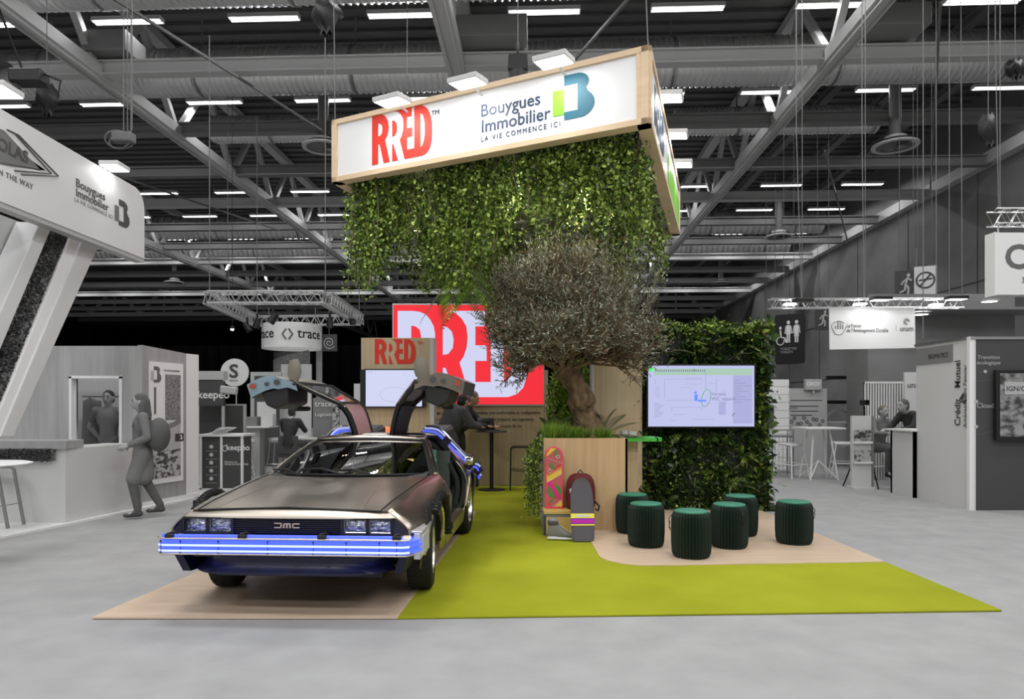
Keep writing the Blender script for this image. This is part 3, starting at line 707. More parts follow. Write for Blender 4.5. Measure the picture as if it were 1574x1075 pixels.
# ---- gullwing doors (modelled shut, then swung about the roof hinge)
HU,HZ=.17,1.15
area('cabin_fill',CAR.matrix_basis@Vector((0,2.35,1.09)),.35,38,(0,0,0),color=(1,.92,.8))  # unseen fill light added to brighten the dark cabin
def door(sg,ang):
    Mr=Matrix.Translation((sg*HU,0,HZ))@Matrix.Rotation(R(ang)*(-sg),4,'Y')@Matrix.Translation((-sg*HU,0,-HZ))
    # profile stations: u,z, v_front, v_rear
    st=[(.17,1.15,2.42,3.06),(.30,1.148,2.40,3.06),(.42,1.138,2.37,3.06),(.50,1.118,2.32,3.06),(.555,1.085,2.26,3.05),(.64,1.01,2.08,3.0),(.72,.935,1.92,2.94),(.80,.865,1.76,2.90),(.855,.78,1.745,2.89),(.91,.69,1.74,2.86),(.93,.64,1.74,2.85),(.925,.56,1.74,2.82),(.91,.47,1.75,2.76),(.89,.40,1.76,2.70)]
    def row(u,z,a,b,k=13,inset=0): return [tuple(Mr@Vector((sg*(u),lerp(a+inset,b-inset,j/(k-1)),z))) for j in range(k)]
    D=None
    def nrm(i):
        a=st[max(i-1,0)]; b=st[min(i+1,len(st)-1)]; d=Vector((b[0]-a[0],b[1]-a[1])).normalized(); return Vector((d.y,-d.x)) # inward (down/in)
    def inn(i,th): n=nrm(i); return (st[i][0]+n.x*th,st[i][1]+n.y*th)
    def skin(name,i0,i1,mt,par=None,ins=0,th=0,offs=0):
        m=MB(); m.grid([row(*(inn(i,offs) if offs else st[i][:2]),st[i][2],st[i][3],inset=ins) for i in range(i0,i1+1)],flip=sg<0)
        o=m.build(name,mt,par or CAR,smooth=40)
        if th: q=o.modifiers.new('s','SOLIDIFY'); q.thickness=th; q.offset=0
        return o
    D=skin('gullwing_door',0,4,'steel_fascia'); D['label']='raised gullwing door'
    skin('inner_lining',0,4,'black',D,offs=.045)
    skin('outer_skin',7,13,'steel_brushed',D)
    skin('window',4,7,'glass_dark',D,ins=.03)
    # frame around window
    m=MB()
    for i0,side in((0,2),(0,3)):
        m.tube([tuple(Mr@Vector((sg*(st[i][0]-.0),st[i][side]+(.02 if side==2 else -.02),st[i][1]-.012))) for i in range(0,8)],.026,6)
    m.tube(row(st[7][0],st[7][1]-.01,st[7][2],st[7][3]),.022,6); m.tube(row(st[4][0],st[4][1]-.01,st[4][2],st[4][3]),.02,6)
    m.build('door_frame','rubber',D)
    m=MB(); 
    m.tube([tuple(Mr@Vector((sg*(st[i][0]+.012),st[i][2]+.004,st[i][1]+.004))) for i in range(3,8)],.012,6); m.build('frame_trim','chrome',D)
    # closed lower body of the door: front and rear edge faces plus inner panel
    thk=.13
    inner=[]
    for i in range(7,14):
        u,z=inn(i,0); t=thk*(1 if i>8 else .6); a,b=Vector((u,z)),None
        inner.append((u-t,z))
    m=MB(); rows=[[tuple(Mr@Vector((sg*st[7+k][0],st[7+k][2],st[7+k][1]))),tuple(Mr@Vector((sg*iu,st[7+k][2]+.03,iz)))] for k,(iu,iz) in enumerate(inner)]
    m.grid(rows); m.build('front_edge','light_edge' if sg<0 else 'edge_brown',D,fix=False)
    m=MB(); rows=[[tuple(Mr@Vector((sg*st[7+k][0],st[7+k][3],st[7+k][1]))),tuple(Mr@Vector((sg*iu,st[7+k][3]-.03,iz)))] for k,(iu,iz) in enumerate(inner)]
    m.grid(rows); m.build('rear_edge','steel_fascia',D)
    m=MB(); rows=[row(iu,iz,st[7+k][2]+.03,st[7+k][3]-.03) for k,(iu,iz) in enumerate(inner)]
    m.grid(rows); rows=[row(st[13][0],st[13][1],st[13][2],st[13][3]),row(inner[-1][0],inner[-1][1],st[13][2]+.03,st[13][3]-.03)]; m.grid(rows); m.build('inner_panel','door_card',D)
    # arm rest bulge
    m=MB(); c=[(.80,.78),(.63,.74),(.60,.60),(.66,.52),(.80,.50)]
    m.prism([Mr@Vector((sg*a,1.80,b)) for a,b in c],Mr.to_3x3()@Vector((0,.55,0))); m.build('armrest_pocket','black',D,bevel=.02,fix=True)
    m=MB(); m.box((0,0,0),(.10,.22,.05)); o=m.build('pull_handle','rubber',D,bevel=.02,loc=Mr@Vector((sg*.60,2.5,.62)))
    # speaker, lamp, latch on the front edge
    for a,b,r,mt in((.845,.70,.028,'dark_grey'),(.85,.60,.02,'dark_grey'),(.86,.46,.028,'glow_dull')):
        m=MB(); m.lathe([(r,-.012),(r,.0),(r*.8,.004)],n=14,axis='Y'); m.lathe([(.0,-.013),(r,-.012)],n=14,axis='Y')
        o=m.build('latch' if r<.025 else ('courtesy_lamp' if b<.5 else 'loudspeaker'),mt,D,loc=Mr@Vector((sg*a,1.742,b)))
    # mirror standing off the door by the belt corner
    mb=MB(); p0=Vector((sg*.815,1.86,.835)); prof=[(.0,.055),(.05,.075),(.13,.07),(.19,.045)]
    rows=[]
    for h,r in prof:
        rows.append([tuple(Mr@(p0+Vector((sg*(h+.03)*1.0,r*.55*math.sin(a)-.02*h,r*.95*math.cos(a)+.18*h)))) for a in np.linspace(0,2*PI,13)])
    mb.grid(rows); mb.poly(rows[-1][:-1]); mm=mb.build('door_mirror','steel_mirror',D,fix=True)
    mb=MB(); mb.tube([tuple(Mr@(p0+Vector((-sg*.02,0,0)))),tuple(Mr@(p0+Vector((sg*.05,0,0.01))))],.03,8); mb.build('mirror_foot','steel_mirror',mm)
    # gas strut
    return D
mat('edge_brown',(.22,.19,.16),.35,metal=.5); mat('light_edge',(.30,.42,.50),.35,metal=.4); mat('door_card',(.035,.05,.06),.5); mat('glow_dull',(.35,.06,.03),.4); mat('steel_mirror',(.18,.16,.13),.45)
door(-1,77); door(1,79)
for sg in(1,-1):
    m=MB(); m.tube([(sg*.22,2.76,1.17),(sg*.40,2.80,1.17),(sg*.52,2.84,1.13)],.016,6); m.build('door_strut','black',CAR)
# ================================================================ logos
def fl2(lp,sx=1,sy=1): return [(x*sx,y*sy) for x,y in lp]
RR1=[(0,0),(0,1),(.16,1),(.24,.99),(.31,.96),(.36,.90),(.40,.82),(.415,.73),(.41,.64),(.38,.54),(.325,.46),(.44,0),(.29,0),(.19,.40),(.15,.40),(.15,0)]
RR1h=[(.15,.56),(.15,.83),(.20,.82),(.245,.78),(.26,.70),(.25,.62),(.21,.57)]
RR2=[(.50,.49),(.50,.82),(.55,.81),(.60,.76),(.62,.67),(.61,.57),(.56,.50)]
RR3=[(.50,0),(.50,.34),(.53,.34),(.64,0)]
RR4=[(.56,1),(.64,.975),(.71,.91),(.76,.82),(.775,.70),(.765,.58),(.73,.47),(.685,.40),(.80,0),(1.22,0),(1.32,.035),(1.39,.11),(1.43,.24),(1.445,.42),(1.44,.6),(1.41,.76),(1.35,.89),(1.27,.96),(1.18,1),(1.03,1),(1.03,.175),(.86,.175),(.86,.42),(.985,.42),(.985,.60),(.86,.60),(.86,.82),(.97,.82),(.97,1)]
RR4h=[(1.175,.17),(1.175,.84),(1.23,.80),(1.265,.70),(1.28,.55),(1.275,.38),(1.25,.26),(1.22,.20)]
def rred(M,w,h,material,parent,name='logo_lettering'):
    sx=w/1.445
    return shape(name,[fl2(l,sx,h) for l in(RR1,RR1h,RR2,RR3,RR4,RR4h)],material,M,parent)
BB=[(.28,1)]+[(.28+.62*x,y) for x,y in[(.45,1)]]+arc(.58,.79,.29,.21,80,-40,10)+arc(.66,.30,.34,.30,55,-80,12)+[(.28,0),(.28,.18),(.60,.18),(.60,.77),(.28,.77)]
BL=[(0,.13),(.28,.13),(.28,.70),(0,.70)]
def bsym(M,h,parent,m1='teal',m2='lime'):
    shape('logo_symbol',[fl2(BB,h,h)],m1,M,parent); shape('logo_symbol_block',[fl2(BL,h,h)],m2,M,parent)
def hit(px,py,p0,n):
    c=Vector((0,0,1.5)); d=Vector(((px-787)/1050,1,-(py-624)/1050)); n=Vector(n); return c+d*((Vector(p0)-c).dot(n)/d.dot(n))

# ================================================================ hanging sign
Zb,Zt=4.145,4.88
cR=Vector((1.286,6.4,0)); cL=Vector((-2.125,8.1,0)); cF=Vector((2.59,10.6,0)); cB=Vector((-.82,12.3,0))
SG=thing('hanging_sign','white fascia box with red letters hung over the plants','sign',((cR+cF+cL+cB)/4)+Vector((0,0,Zb)))
SG['label']='large white four sided fascia with pine frame hung over the greenery and red letters'
SO=Vector(SG.location)
def sl(m): m.v=[tuple(Vector(v)-SO) for v in m.v]; return m
def side4(a,b,front=None):
    r=(b-a).normalized(); n=Vector((r.y,-r.x,0))  # outward
    Zv=Vector((0,0,1))
    m=MB(); m.prism([a+Zv*(Zb+.05),b+Zv*(Zb+.05),b+Zv*(Zt-.05),a+Zv*(Zt-.05)],-n*.03); sl(m).build('fascia_panel','sign_white',SG,fix=True)
    m=MB()
    for (z0,z1) in((Zb,Zb+.06),(Zt-.06,Zt)): m.prism([a+Zv*z0+n*.02,b+Zv*z0+n*.02,b+Zv*z1+n*.02,a+Zv*z1+n*.02],-n*.14)
    for p,q in((a,a+r*.075),(b-r*.075,b)): m.prism([p+Zv*Zb+n*.02,q+Zv*Zb+n*.02,q+Zv*Zt+n*.02,p+Zv*Zt+n*.02],-n*.14)
    sl(m).build('timber_frame','pine',SG,fix=True,smooth=0,bevel=.004)
    return r,n
r1,n1=side4(cL,cR); r2,n2=side4(cR,cF); side4(cF,cB); side4(cB,cL)
m=MB(); m.prism([cL+Vector((.05,.05,Zt-.2)),cR+Vector((0,.08,Zt-.2)),cF+Vector((-.08,0,Zt-.2)),cB+Vector((0,-.08,Zt-.2))],(0,0,.03)); sl(m).build('top_board','off_white',SG,fix=True)
def fp(px,py): return hit(px,py,cR+n1*.004,n1)
def T0(M): M=M.copy(); M.translation=M.translation-SO; return M
def on(px,py,dz=0): M=frame(fp(px,py),r1); return T0(M)
a=fp(573,254); b=fp(665,236); h=(fp(573,179)-a).z
rred(on(572,254),(b-a).length,h*1.0,'red',SG)
text('trademark_lettering','TM',.075,'navy',on(663,178),SG)
h1=.172
text('company_lettering','Bouygues',h1*1.06,'navy',on(738,180),SG,bold=.0015,xs=1.0)
text('company_lettering','Immobilier',h1*1.06,'navy',on(739,204),SG,bold=.0015,xs=1.0)
text('tagline_lettering','LA VIE COMMENCE ICI',.075,'navy',on(739,218),SG,spacing=1.4,xs=.88)
a=fp(849,187); bsym(on(849.5,188.5),(fp(868,119)-fp(868,186)).z*1.02,SG)
# side face lettering strokes
M=frame(cR+r2*.5+Vector((0,0,Zb+.2))+n2*.004-SO,r2); rred(M,1.1,.4,'navy',SG)
m=MB(); p=cR+r2*2.2+n2*.006
m.prism([p+Vector((0,0,Zb+.06)),cF-r2*.08+n2*.006+Vector((0,0,Zb+.06)),cF-r2*.08+n2*.006+Vector((0,0,Zb+.5)),p+Vector((0,0,Zb+.5))],n2*.002); sl(m).build('printed_panel','lime',SG,fix=True)
# floodlights
def flood(px,py,Y,face_n,lab,wd=.34):
    c=P(px,py,Y)
    t=thing('floodlight',lab,'floodlight',c,0,'floodlights round the hanging sign')
    zax=(face_n*.10+Vector((0,0,1))).normalized()  # back of the lamp points up and away
    x=Vector((face_n.y,-face_n.x,0)).normalized(); y=zax.cross(x)
    Mx=Matrix((x,y,zax)).transposed()
    m=MB(); m.box((0,0,0),(wd,.26,.05),Mx); m.build('housing','off_white',t,bevel=.006)
    m=MB(); m.box(-zax*.027,(wd*.9,.23,.004),Mx); m.build('led_panel','led_panel',t)
    m=MB(); m.tube([(0,0,0),tuple(-face_n*.30+Vector((0,0,-.02)))],.012,6); m.build('arm','off_white',t)
    l=area('flood_beam',c-zax*.04,wd*.8,4.0,(0,0,0),size_y=.14); l.rotation_euler=(-(zax)).to_track_quat('-Z','Y').to_euler()
def dface(px,p0,nn,off): q=hit(px,200,p0+nn*off,nn); return q.y
flood(603,154,dface(603,cR,n1,.3),n1,'white floodlight on the sign edge above the red letters')
flood(719,125,dface(719,cR,n1,.3),n1,'white floodlight on the sign edge between the red letters and the company name')
flood(851,92,dface(851,cR,n1,.3),n1,'white floodlight on the sign edge above the teal B symbol')
for px,py,Y,lab in((1031,148,7.5,'upper white floodlight beside the right side of the hanging sign'),(1041,206,8.7,'middle white floodlight beside the right side of the hanging sign'),(1050,251,9.7,'lower white floodlight beside the right side of the hanging sign')):
    flood(px,py,Y,n2,lab,.24)
# small spots under the sign among the greenery
for px,py,Y,lab in((622,271,9.0,'cream cylinder spotlight near the left among the hanging greenery'),(764,252,8.4,'cream cylinder spotlight at the middle of the sign underside')):
    t=thing('spotlight',lab,'spotlight',P(px,py,Y)); M=Matrix.Rotation(.5,3,'Y')
    m=MB(); m.lathe([(0,.10),(.085,.10),(.09,-.10),(.08,-.10),(.07,-.06)],n=18,M=M); m.build('lamp_can','off_white',t); m=MB(); m.tube([(0,0,.05),(0,0,.30)],.015,6); m.build('stem','off_white',t)
t=thing('spotlight','small bright lit spotlight among the hanging greenery','spotlight',P(757,296,7.6)); m=MB(); m.ell((0,0,0),(.035,.035,.035)); m.build('bulb','lamp_white',t); m=MB(); m.tube([(0,0,.02),(0,0,.7)],.01,5); m.lathe([(.05,.08),(.045,.0)],n=12); m.build('holder','black',t)

for c_,d_,pw in ((P(757,296,7.6)+Vector((0,.06,-.02)),(.45,.8,-.05),14),(P(622,271,9.0)+Vector((.05,0,-.12)),(.3,-.15,-1),8),(P(764,252,8.4)+Vector((.05,0,-.12)),(.45,.05,-1),22),(P(900,300,7.3)+Vector((0,.06,0)),(-.1,.8,-.3),12)):
    l=area('greenery_spot_fill',c_,.08,pw,color=(1,.98,.88)); l.rotation_euler=Vector(d_).to_track_quat('-Z','Y').to_euler()  # last beam has no fitting, added to brighten the dark leaves
# ================================================================ hanging greenery
def inpoly(u,v): # bilinear in the sign footprint
    a=cL.lerp(cR,u); b=cB.lerp(cF,u); return a.lerp(b,v)
C=[];D=[];NN=[];LL=[];WW=[];stm=MB()
def strand(x,y,z0,z1,dens=150,rad=.11,sz=.05):
    L=z0-z1; n=int(L*dens); t=rng.random(n)**.9
    ph=rng.random()*6; c=np.stack([x+.06*np.sin(t*4+ph)+rng.normal(0,rad,n)*(1-.5*t),y+rng.normal(0,rad,n)*(1-.5*t),z0-L*t],1)
    C.append(c); d=rdir(n,-.7); D.append(d); NN.append(rdir(n)); s=sz*(.6+.8*rng.random(n)); LL.append(s); WW.append(s*.62)
    if rng.random()<.5: stm.tube([(x+.06*math.sin(q*4+ph)+.02*math.sin(9*q),y,z0-L*q) for q in np.linspace(0,1,9)],.006,4)
CLU=rng.random((75,2))
for i in range(430):
    k_=rng.integers(75); u=min(max(CLU[k_,0]+rng.normal(0,.035),0),1); v=min(max(CLU[k_,1]**1.3+rng.normal(0,.035),0),1)
    p=inpoly(u*.92+.04,v*.90+.05); px=787+p.x*1050/p.y
    # lower outline in the picture, row of (px, y)
    yl=interp([535,560,590,640,700,760,850,960,1010,1040],[415,425,400,405,425,455,460,450,410,360],px)
    if p.y<9.2: yl=min(yl,interp([535,700,760,800,850,940,1000,1040],[425,415,350,318,300,305,370,360],px))
    zb=1.5-(yl-624)*p.y/1050+rng.normal(0,.17)
    zb=max(min(zb,4.0),2.8)
    if v>.75 : zb=max(zb,3.15)
    strand(p.x,p.y,Zb+.25,zb,140)
for i in range(95): # dense front rows just behind the fascia
    u=rng.random(); p=inpoly(u*.92+.04,.05+.05*rng.random()); px=787+p.x*1050/p.y
    yl=interp([535,560,600,650,700,760,800,850,960,1020],[400,415,370,350,380,345,300,285,320,330],px)+rng.normal(0,18)
    strand(p.x,p.y,Zb+.1,max(1.5-(yl-624)*p.y/1050,2.95),190,.10,.045)
C=np.concatenate(C);D=np.concatenate(D);NN=np.concatenate(NN);LL=np.concatenate(LL);WW=np.concatenate(WW)
keep=np.ones(len(C),bool)
for a_,b_ in((cL,cR),(cR,cF),(cF,cB),(cB,cL)):
    r_=(b_-a_).normalized(); n_=np.array([r_.y,-r_.x]); dist=(C[:,:2]-np.array([a_.x,a_.y]))@n_
    keep&=(dist<-.17)|((C[:,2]<Zb-.07)&(dist<-.02))
C,D,NN,LL,WW=C[keep],D[keep],NN[keep],LL[keep],WW[keep]
HG=thing('hanging_greenery','dense mass of trailing green vines hanging from inside the white sign','hanging plants',(.2,9,Zb))
o=leaves('foliage',C-np.array([.2,9,Zb]),D,NN,LL,WW,'leaf_hang',HG); o['kind']='stuff'
stm.v=[(a-.2,b-9,c-Zb) for a,b,c in stm.v]; o=stm.build('vine_stems','stem',HG); o['kind']='stuff'
print('hang leaves',len(C))
# palm fronds in the greenery
def frond(root,L,dirv,up,sag,n=26,ll=.28,w=.02,mt='leaf_dark',par=None,name='frond'):
    root=Vector(root); d=Vector(dirv).normalized(); u=Vector(up); pts=[]
    for i in range(n):
        t=i/(n-1); pts.append(root+d*L*t+u*(sag*t*t))
    c=[];dd=[];nn=[];l=[];ww=[]
    for i in range(2,n):
        t=i/(n-1); tg=(pts[i]-pts[i-1]).normalized(); s=tg.cross(Vector((0,0,1))); 
        if s.length<.1: s=Vector((1,0,0))
        s.normalize()
        for k in(-1,1): c.append(pts[i]); v=(tg*.7+s*k*.9+Vector((0,0,-.15))).normalized(); dd.append(v); nn.append(tg.cross(v)); l.append(ll*math.sin(PI*min(.95,.2+.8*t))); ww.append(w)
    o=leaves(name,np.array(c),np.array(dd),np.array(nn),np.array(l),np.array(ww),mt,par)
    m=MB(); m.tube(pts,[.007*(1-.7*i/n) for i in range(n)],5); m.build('frond_stem','stem',o); return o
t=thing('palm_plant','spiky green palm fronds poking from the hanging greenery by the screen top','palm',P(715,405,8.6))
for k in range(6): frond((0,0,0),.75,(math.cos(k*1.1),math.sin(k*1.1),-.9),(0,0,-1),.25,par=t,ll=.3,mt='leaf_bright')
t=thing('palm_plant','small palm with radiating fronds in the right of the hanging greenery','palm',P(952,300,7.6))
for k in range(9): frond((0,0,0),.32,(math.cos(k*.7),-.25,math.sin(k*.7)),(0,0,-1),.08,n=12,ll=.16,w=.014,par=t,mt='leaf_hang')
# single stray strands at the left
for k,(px,yb_,lab) in enumerate([(541,452,'thin leafy vine trailing lowest at the left corner of the hanging greenery'),(556,436,'short leafy vine beside the lowest trailing one at the left corner'),(575,440,'leafy vine trailing third from the left end of the greenery')]):
    Y=8.35-.2*k; a=P(px,0,Y); z0=Zb; z1=1.5-(yb_-624)*Y/1050; n=150; tt=rng.random(n)
    t=thing('trailing_vine',lab,'vine',(a.x,Y,z0)); c=np.stack([.05*np.sin(tt*5)+rng.normal(0,.05,n),rng.normal(0,.04,n),-(z0-z1)*tt],1)
    leaves('foliage',c,rdir(n,-.6),rdir(n),.05*(.6+.8*rng.random(n)),.03*np.ones(n),'leaf_hang',t)
    m=MB(); m.tube([(.05*math.sin(q*5),0,-(z0-z1)*q) for q in np.linspace(0,1,10)],.005,4); m.build('stem','stem',t)

# ================================================================ planter and olive tree
px0,px1,py0,py1,pz=.375,1.375,8.12,9.25,1.10
t=thing('planter_box','oak veneer planter cube holding the olive tree','planter',((px0+px1)/2,(py0+py1)/2,.014))
ox,oy=(px0+px1)/2,(py0+py1)/2
m=MB(); w2,d2=(px1-px0)/2,(py1-py0)/2
for a,b in(((-w2,-d2,0),(w2,-d2+.03,pz)),((-w2,d2-.03,0),(w2,d2,pz)),((w2-.03,-d2,0),(w2,d2,pz))): m.b2(a,b)
m.build('oak_panel','oak',t,smooth=0,bevel=.002)
m=MB(); m.b2((-w2,-d2+.03,0),(-w2+.03,d2-.03,pz)); m.build('side_panel','off_white',t,smooth=0)
m=MB(); m.b2((-w2+.03,-d2+.03,pz-.12),(w2-.03,d2-.03,pz-.06)); m.build('soil','soil',t)
# olive
tb=Vector((.98,8.62,1.05)); fk=Vector((.66,8.55,1.98))
OT=thing('olive_tree','grey green olive tree with gnarled trunk standing in the oak planter','tree',tb)
m=MB(); pts=[];rs=[]
for i in range(22):
    t_=i/21; p=tb.lerp(fk,t_)-tb; p.x+= .07*math.sin(t_*3.1)+.02*math.sin(t_*11); p.y+=.03*math.sin(t_*7); pts.append(p); rs.append(lerp(.20,.125,t_)*(1+.10*math.sin(t_*14)+.08*math.sin(t_*23+1)) + (.07 if i==0 else .03 if i==1 else 0))
m.tube(pts,rs,14)
m.tube([tuple(Vector(pts[2])+Vector((-.06,-.08,0))),tuple(Vector(pts[8])+Vector((-.09,-.06,0))),tuple(Vector(pts[14])+Vector((-.03,-.07,0))),tuple(Vector(pts[20]))],[.07,.06,.055,.03],8)
m.tube([tuple(Vector(pts[1])+Vector((.10,-.06,0))),tuple(Vector(pts[7])+Vector((.06,-.08,0))),tuple(Vector(pts[16])+Vector((.05,-.05,0)))],[.08,.05,.03],8)
tr=m.build('trunk','bark',OT,smooth=60)
dm=tr.modifiers.new('s','SUBSURF'); dm.levels=1; dm.render_levels=2
tx=bpy.data.textures.new('barkrough','CLOUDS'); tx.noise_scale=.07; dd=tr.modifiers.new('d','DISPLACE'); dd.texture=tx; dd.strength=.05; dd.mid_level=.5
F=fk-tb; m=MB(); tips=[]
def limb(p,d,L,r,depth):
    p=Vector(p); d=Vector(d).normalized(); pts=[p]; n=6
    for i in range(n):
        d=(d+Vector(rng.normal(0,.14,3))+Vector((0,0,.07*(1 if depth else .3)))).normalized(); p=p+d*L/n; pts.append(p)
        if depth<3 and i>0:
            for q in range([3,2,2][depth] if i>1 else 1):
                s=Vector(rng.normal(0,1,3)); s=(s-d*s.dot(d)).normalized()
                limb(p,(d+s*(.9-.15*depth)+Vector((0,0,.12))),L*(.55+.2*rng.random()),r*.5,depth+1)
    m.tube(pts,[max(r*(1-.75*i/n),.0022) for i in range(n+1)],5 if depth<2 else 3,cap=False)
    if depth>=2: tips.append((pts,L))
for k in range(9):
    a=2*PI*k/9+.3; limb(F+Vector((0,0,-.05)),(math.cos(a)*1.0,math.sin(a)*.9,.62+.25*math.sin(k*2.3)),.62,.045,0)
for k in range(6):
    a=2*PI*k/6; limb(F,(math.cos(a)*.5,math.sin(a)*.5,1.1),.72,.04,0)
print('twigs',len(tips),len(m.v))
m.build('branches','bark',OT)
c=[];d_=[]
T=[]
for pts,L in tips:
    # keep within the crown outline
    T.append(pts)
want=46000; per=max(4,want//len(T))
for pts in T:
    A=np.array([tuple(p) for p in pts]); 
    for k in range(per):
        s=rng.random()*(len(A)-1); i=int(s); f=s-i; p=A[i]*(1-f)+A[i+1]*f; t_=(A[i+1]-A[i]); t_/=np.linalg.norm(t_)
        c.append(p); d_.append(t_*.8+rng.normal(0,.55,3))
c=np.array(c); d_=np.array(d_); n=len(c)
leaves('foliage',c,d_,rdir(n),.062*(.6+.7*rng.random(n)),.013*(.7+.6*rng.random(n)),'leaf_olive',OT)['kind']='stuff'
# tall vertical shoots
c=[];d_=[];m=MB()
for k in range(230):
    a=rng.random()*2*PI; rr=.85*math.sqrt(rng.random()); b=F+Vector((rr*math.cos(a)+.05,rr*math.sin(a)*.8,.35+.4*rng.random()-.25*rr)); L=.55+.75*rng.random()*(1.15-.6*rr); e=b+Vector((rr*math.cos(a)*.45+rng.normal(0,.08),rng.normal(0,.1),L))
    m.tube([b,b.lerp(e,.5)+Vector((rng.normal(0,.02),0,0)),e],[.004,.003,.0015],3,cap=False)
    q=60; s=rng.random(q); B,E=np.array(b),np.array(e); c.append(B+(E-B)*s[:,None]+rng.normal(0,.008,(q,3))); dd_=(E-B)/np.linalg.norm(E-B); d_.append(dd_*.9+rng.normal(0,.5,(q,3)))
c=np.concatenate(c); d_=np.concatenate(d_); n=len(c)
leaves('shoot_foliage',c,d_,rdir(n),.05*(.6+.7*rng.random(n)),.010*(.7+.6*rng.random(n)),'leaf_olive',OT)['kind']='stuff'
m.build('shoots','bark',OT)
# fescue tufts, ferns and trailing ivy
def tuft(x,y,z,r,h,n,mt,lab,nm='grass_tuft',cat='grass tuft',grp='grass tufts in the oak planter'):
    t=thing(nm,lab,cat,(x,y,z),0,grp); a=rng.random(n)*2*PI; rr=r*.35*np.sqrt(rng.random(n))
    c=np.stack([rr*np.cos(a),rr*np.sin(a),np.zeros(n)],1); lean=rng.random(n)*.9*r/h; d=np.stack([np.cos(a)*lean,np.sin(a)*lean,np.ones(n)],1)+rng.normal(0,.12,(n,3))
    leaves('blades',c,d,rdir(n),h*(.6+.5*rng.random(n)),.007*np.ones(n),mt,t); return t
tl=['leftmost fluffy green grass tuft at the planter corner','second fluffy grass tuft from the left in the planter','fluffy grass tuft just left of the olive trunk','short grass tuft in front of the olive trunk','grass tuft against the right side of the olive trunk','grass tuft at the back left of the planter','rightmost low grass tuft by the green table top']
for k,(px,h) in enumerate([(848,.20),(862,.19),(879,.17),(895,.15),(925,.15),(855,.26),(915,.13)]):
    Y=8.3+(.35 if k in(5,) else .04*k); tuft((px-787)*Y/1050,Y,1.04,.19,h+.06,700,'leaf_bright' if k%2==0 else 'leaf_hang',tl[k])
t=thing('palm_plant','small parlour palm leaning right beside the olive trunk','palm',(1.12,8.75,1.06))
for k,(dx,dz) in enumerate([(.5,.9),(.75,.7),(.25,1.0),(.9,.35),(-.3,.9)]): frond((0,0,.02),.62,(dx,-.15*k+.2,dz),(.25,0,-1),.22,n=20,ll=.22,w=.013,par=t)
t=thing('palm_plant','dark palm fronds at the left of the olive trunk','palm',(.62,8.9,1.06))
for k in range(7): a=k*.9; frond((0,0,.02),.5,(math.cos(a)*.6,math.sin(a)*.5,.9),(0,0,-1),.15,n=18,ll=.18,w=.014,par=t)
c=[];d_=[];m=MB()
for k in range(15):
    x0_=.33-.03*rng.random()-.10*(k%3)/2; y0_=8.15+.35*rng.random(); zb=1.1-(.9*rng.random()**.6 if k>3 else .95); L=1.12-zb; q=int(170*L); s=rng.random(q)
    xx=.36-(.36-x0_)*np.minimum(1,s*4); c.append(np.stack([xx+rng.normal(0,.03,q)-ox,y0_+rng.normal(0,.03,q)-oy,1.12-L*s],1)); d_.append(rdir(q,-.5))
    m.tube([(.38-ox,y0_-oy,1.1),(x0_-ox,y0_-oy,1.02),(x0_-ox,y0_-oy,zb)],.004,4)
c=np.concatenate(c); n=len(c); t=thing('trailing_ivy','green ivy trailing down the left side of the oak planter','ivy',(ox,oy,0))
leaves('foliage',c,np.concatenate(d_),rdir(n),.038*(.6+.7*rng.random(n)),.028*np.ones(n),'leaf_hang',t)['kind']='stuff'; m.build('stems','stem',t)
# small green counter fixed at the planter
t=thing('green_table','bright green shelf table fixed to the right of the planter','table',(1.5,8.78,1.09))
mat('green_lacquer',(.07,.48,.05),.35)
m=MB(); m.prism([(x,y,-.04) for x,y in[(-.26,-.20),(.34,-.20)]+arc(.32,-.12,.08,.08,-90,0,5)+arc(.32,.24,.08,.08,0,90,5)+[(-.26,.32)]],(0,0,.045)); m.build('table_top','green_lacquer',t,bevel=.006,fix=True)
m=MB(); m.b2((-.02,.0,-1.08),(.12,.3,-.04)); m.build('support_panel','birch',t)
m=MB(); m.lathe([(0,.005),(.035,.005),(.05,.06),(.045,.085),(.03,.02)],n=16); tag(m.build('glass_bowl','off_white',loc=(1.44,8.80,1.095)),'small pale bowl on the green table top','bowl')
m=MB(); m.box((0,0,.035),(.09,.06,.07)); tag(m.build('card_box','off_white',loc=(1.56,8.85,1.096),bevel=.004),'small white card box on the green table top','box')
m=MB(); m.box((0,0,.008),(.22,.12,.012)); tag(m.build('leaflet_pile','dark_grey',loc=(1.47,8.68,1.096),bevel=.003),'dark leaflets lying on the green table top','leaflets')
# shrub behind in the gap
t=thing('potted_shrub','bright leafy shrub in the gap behind the olive trunk','shrub',(1.0,10.6,0))
n=5200; u=rdir(n)*(rng.random(n)**.4)[:,None]; c=u*np.array([.42,.35,.85])+np.array([-.05,0,1.45]); leaves('foliage',c,rdir(n,.3),rdir(n),.075*(.6+.8*rng.random(n)),.038*np.ones(n),'leaf_bright',t)['kind']='stuff'  # backlight on this shrub is put into the bright leaf colour
m=MB(); m.lathe([(.0,.0),(.22,.0),(.28,.5),(.26,.5),(.24,.45),(0,.45)],n=20); m.build('pot','dark_grey',t); m=MB(); m.tube([(0,0,.4),(-.05,0,1.6)],.03,6); m.build('stem','stem',t)
t=thing('potted_shrub','dark leafy shrub beside the screen wall edge','shrub',(.86,10.9,0))
n=3600; u=rdir(n)*(rng.random(n)**.4)[:,None]; c=u*np.array([.22,.3,.95])+np.array([-.02,0,1.3]); leaves('foliage',c,rdir(n,.3),rdir(n),.09*(.6+.8*rng.random(n)),.04*np.ones(n),'leaf_dark',t)['kind']='stuff'
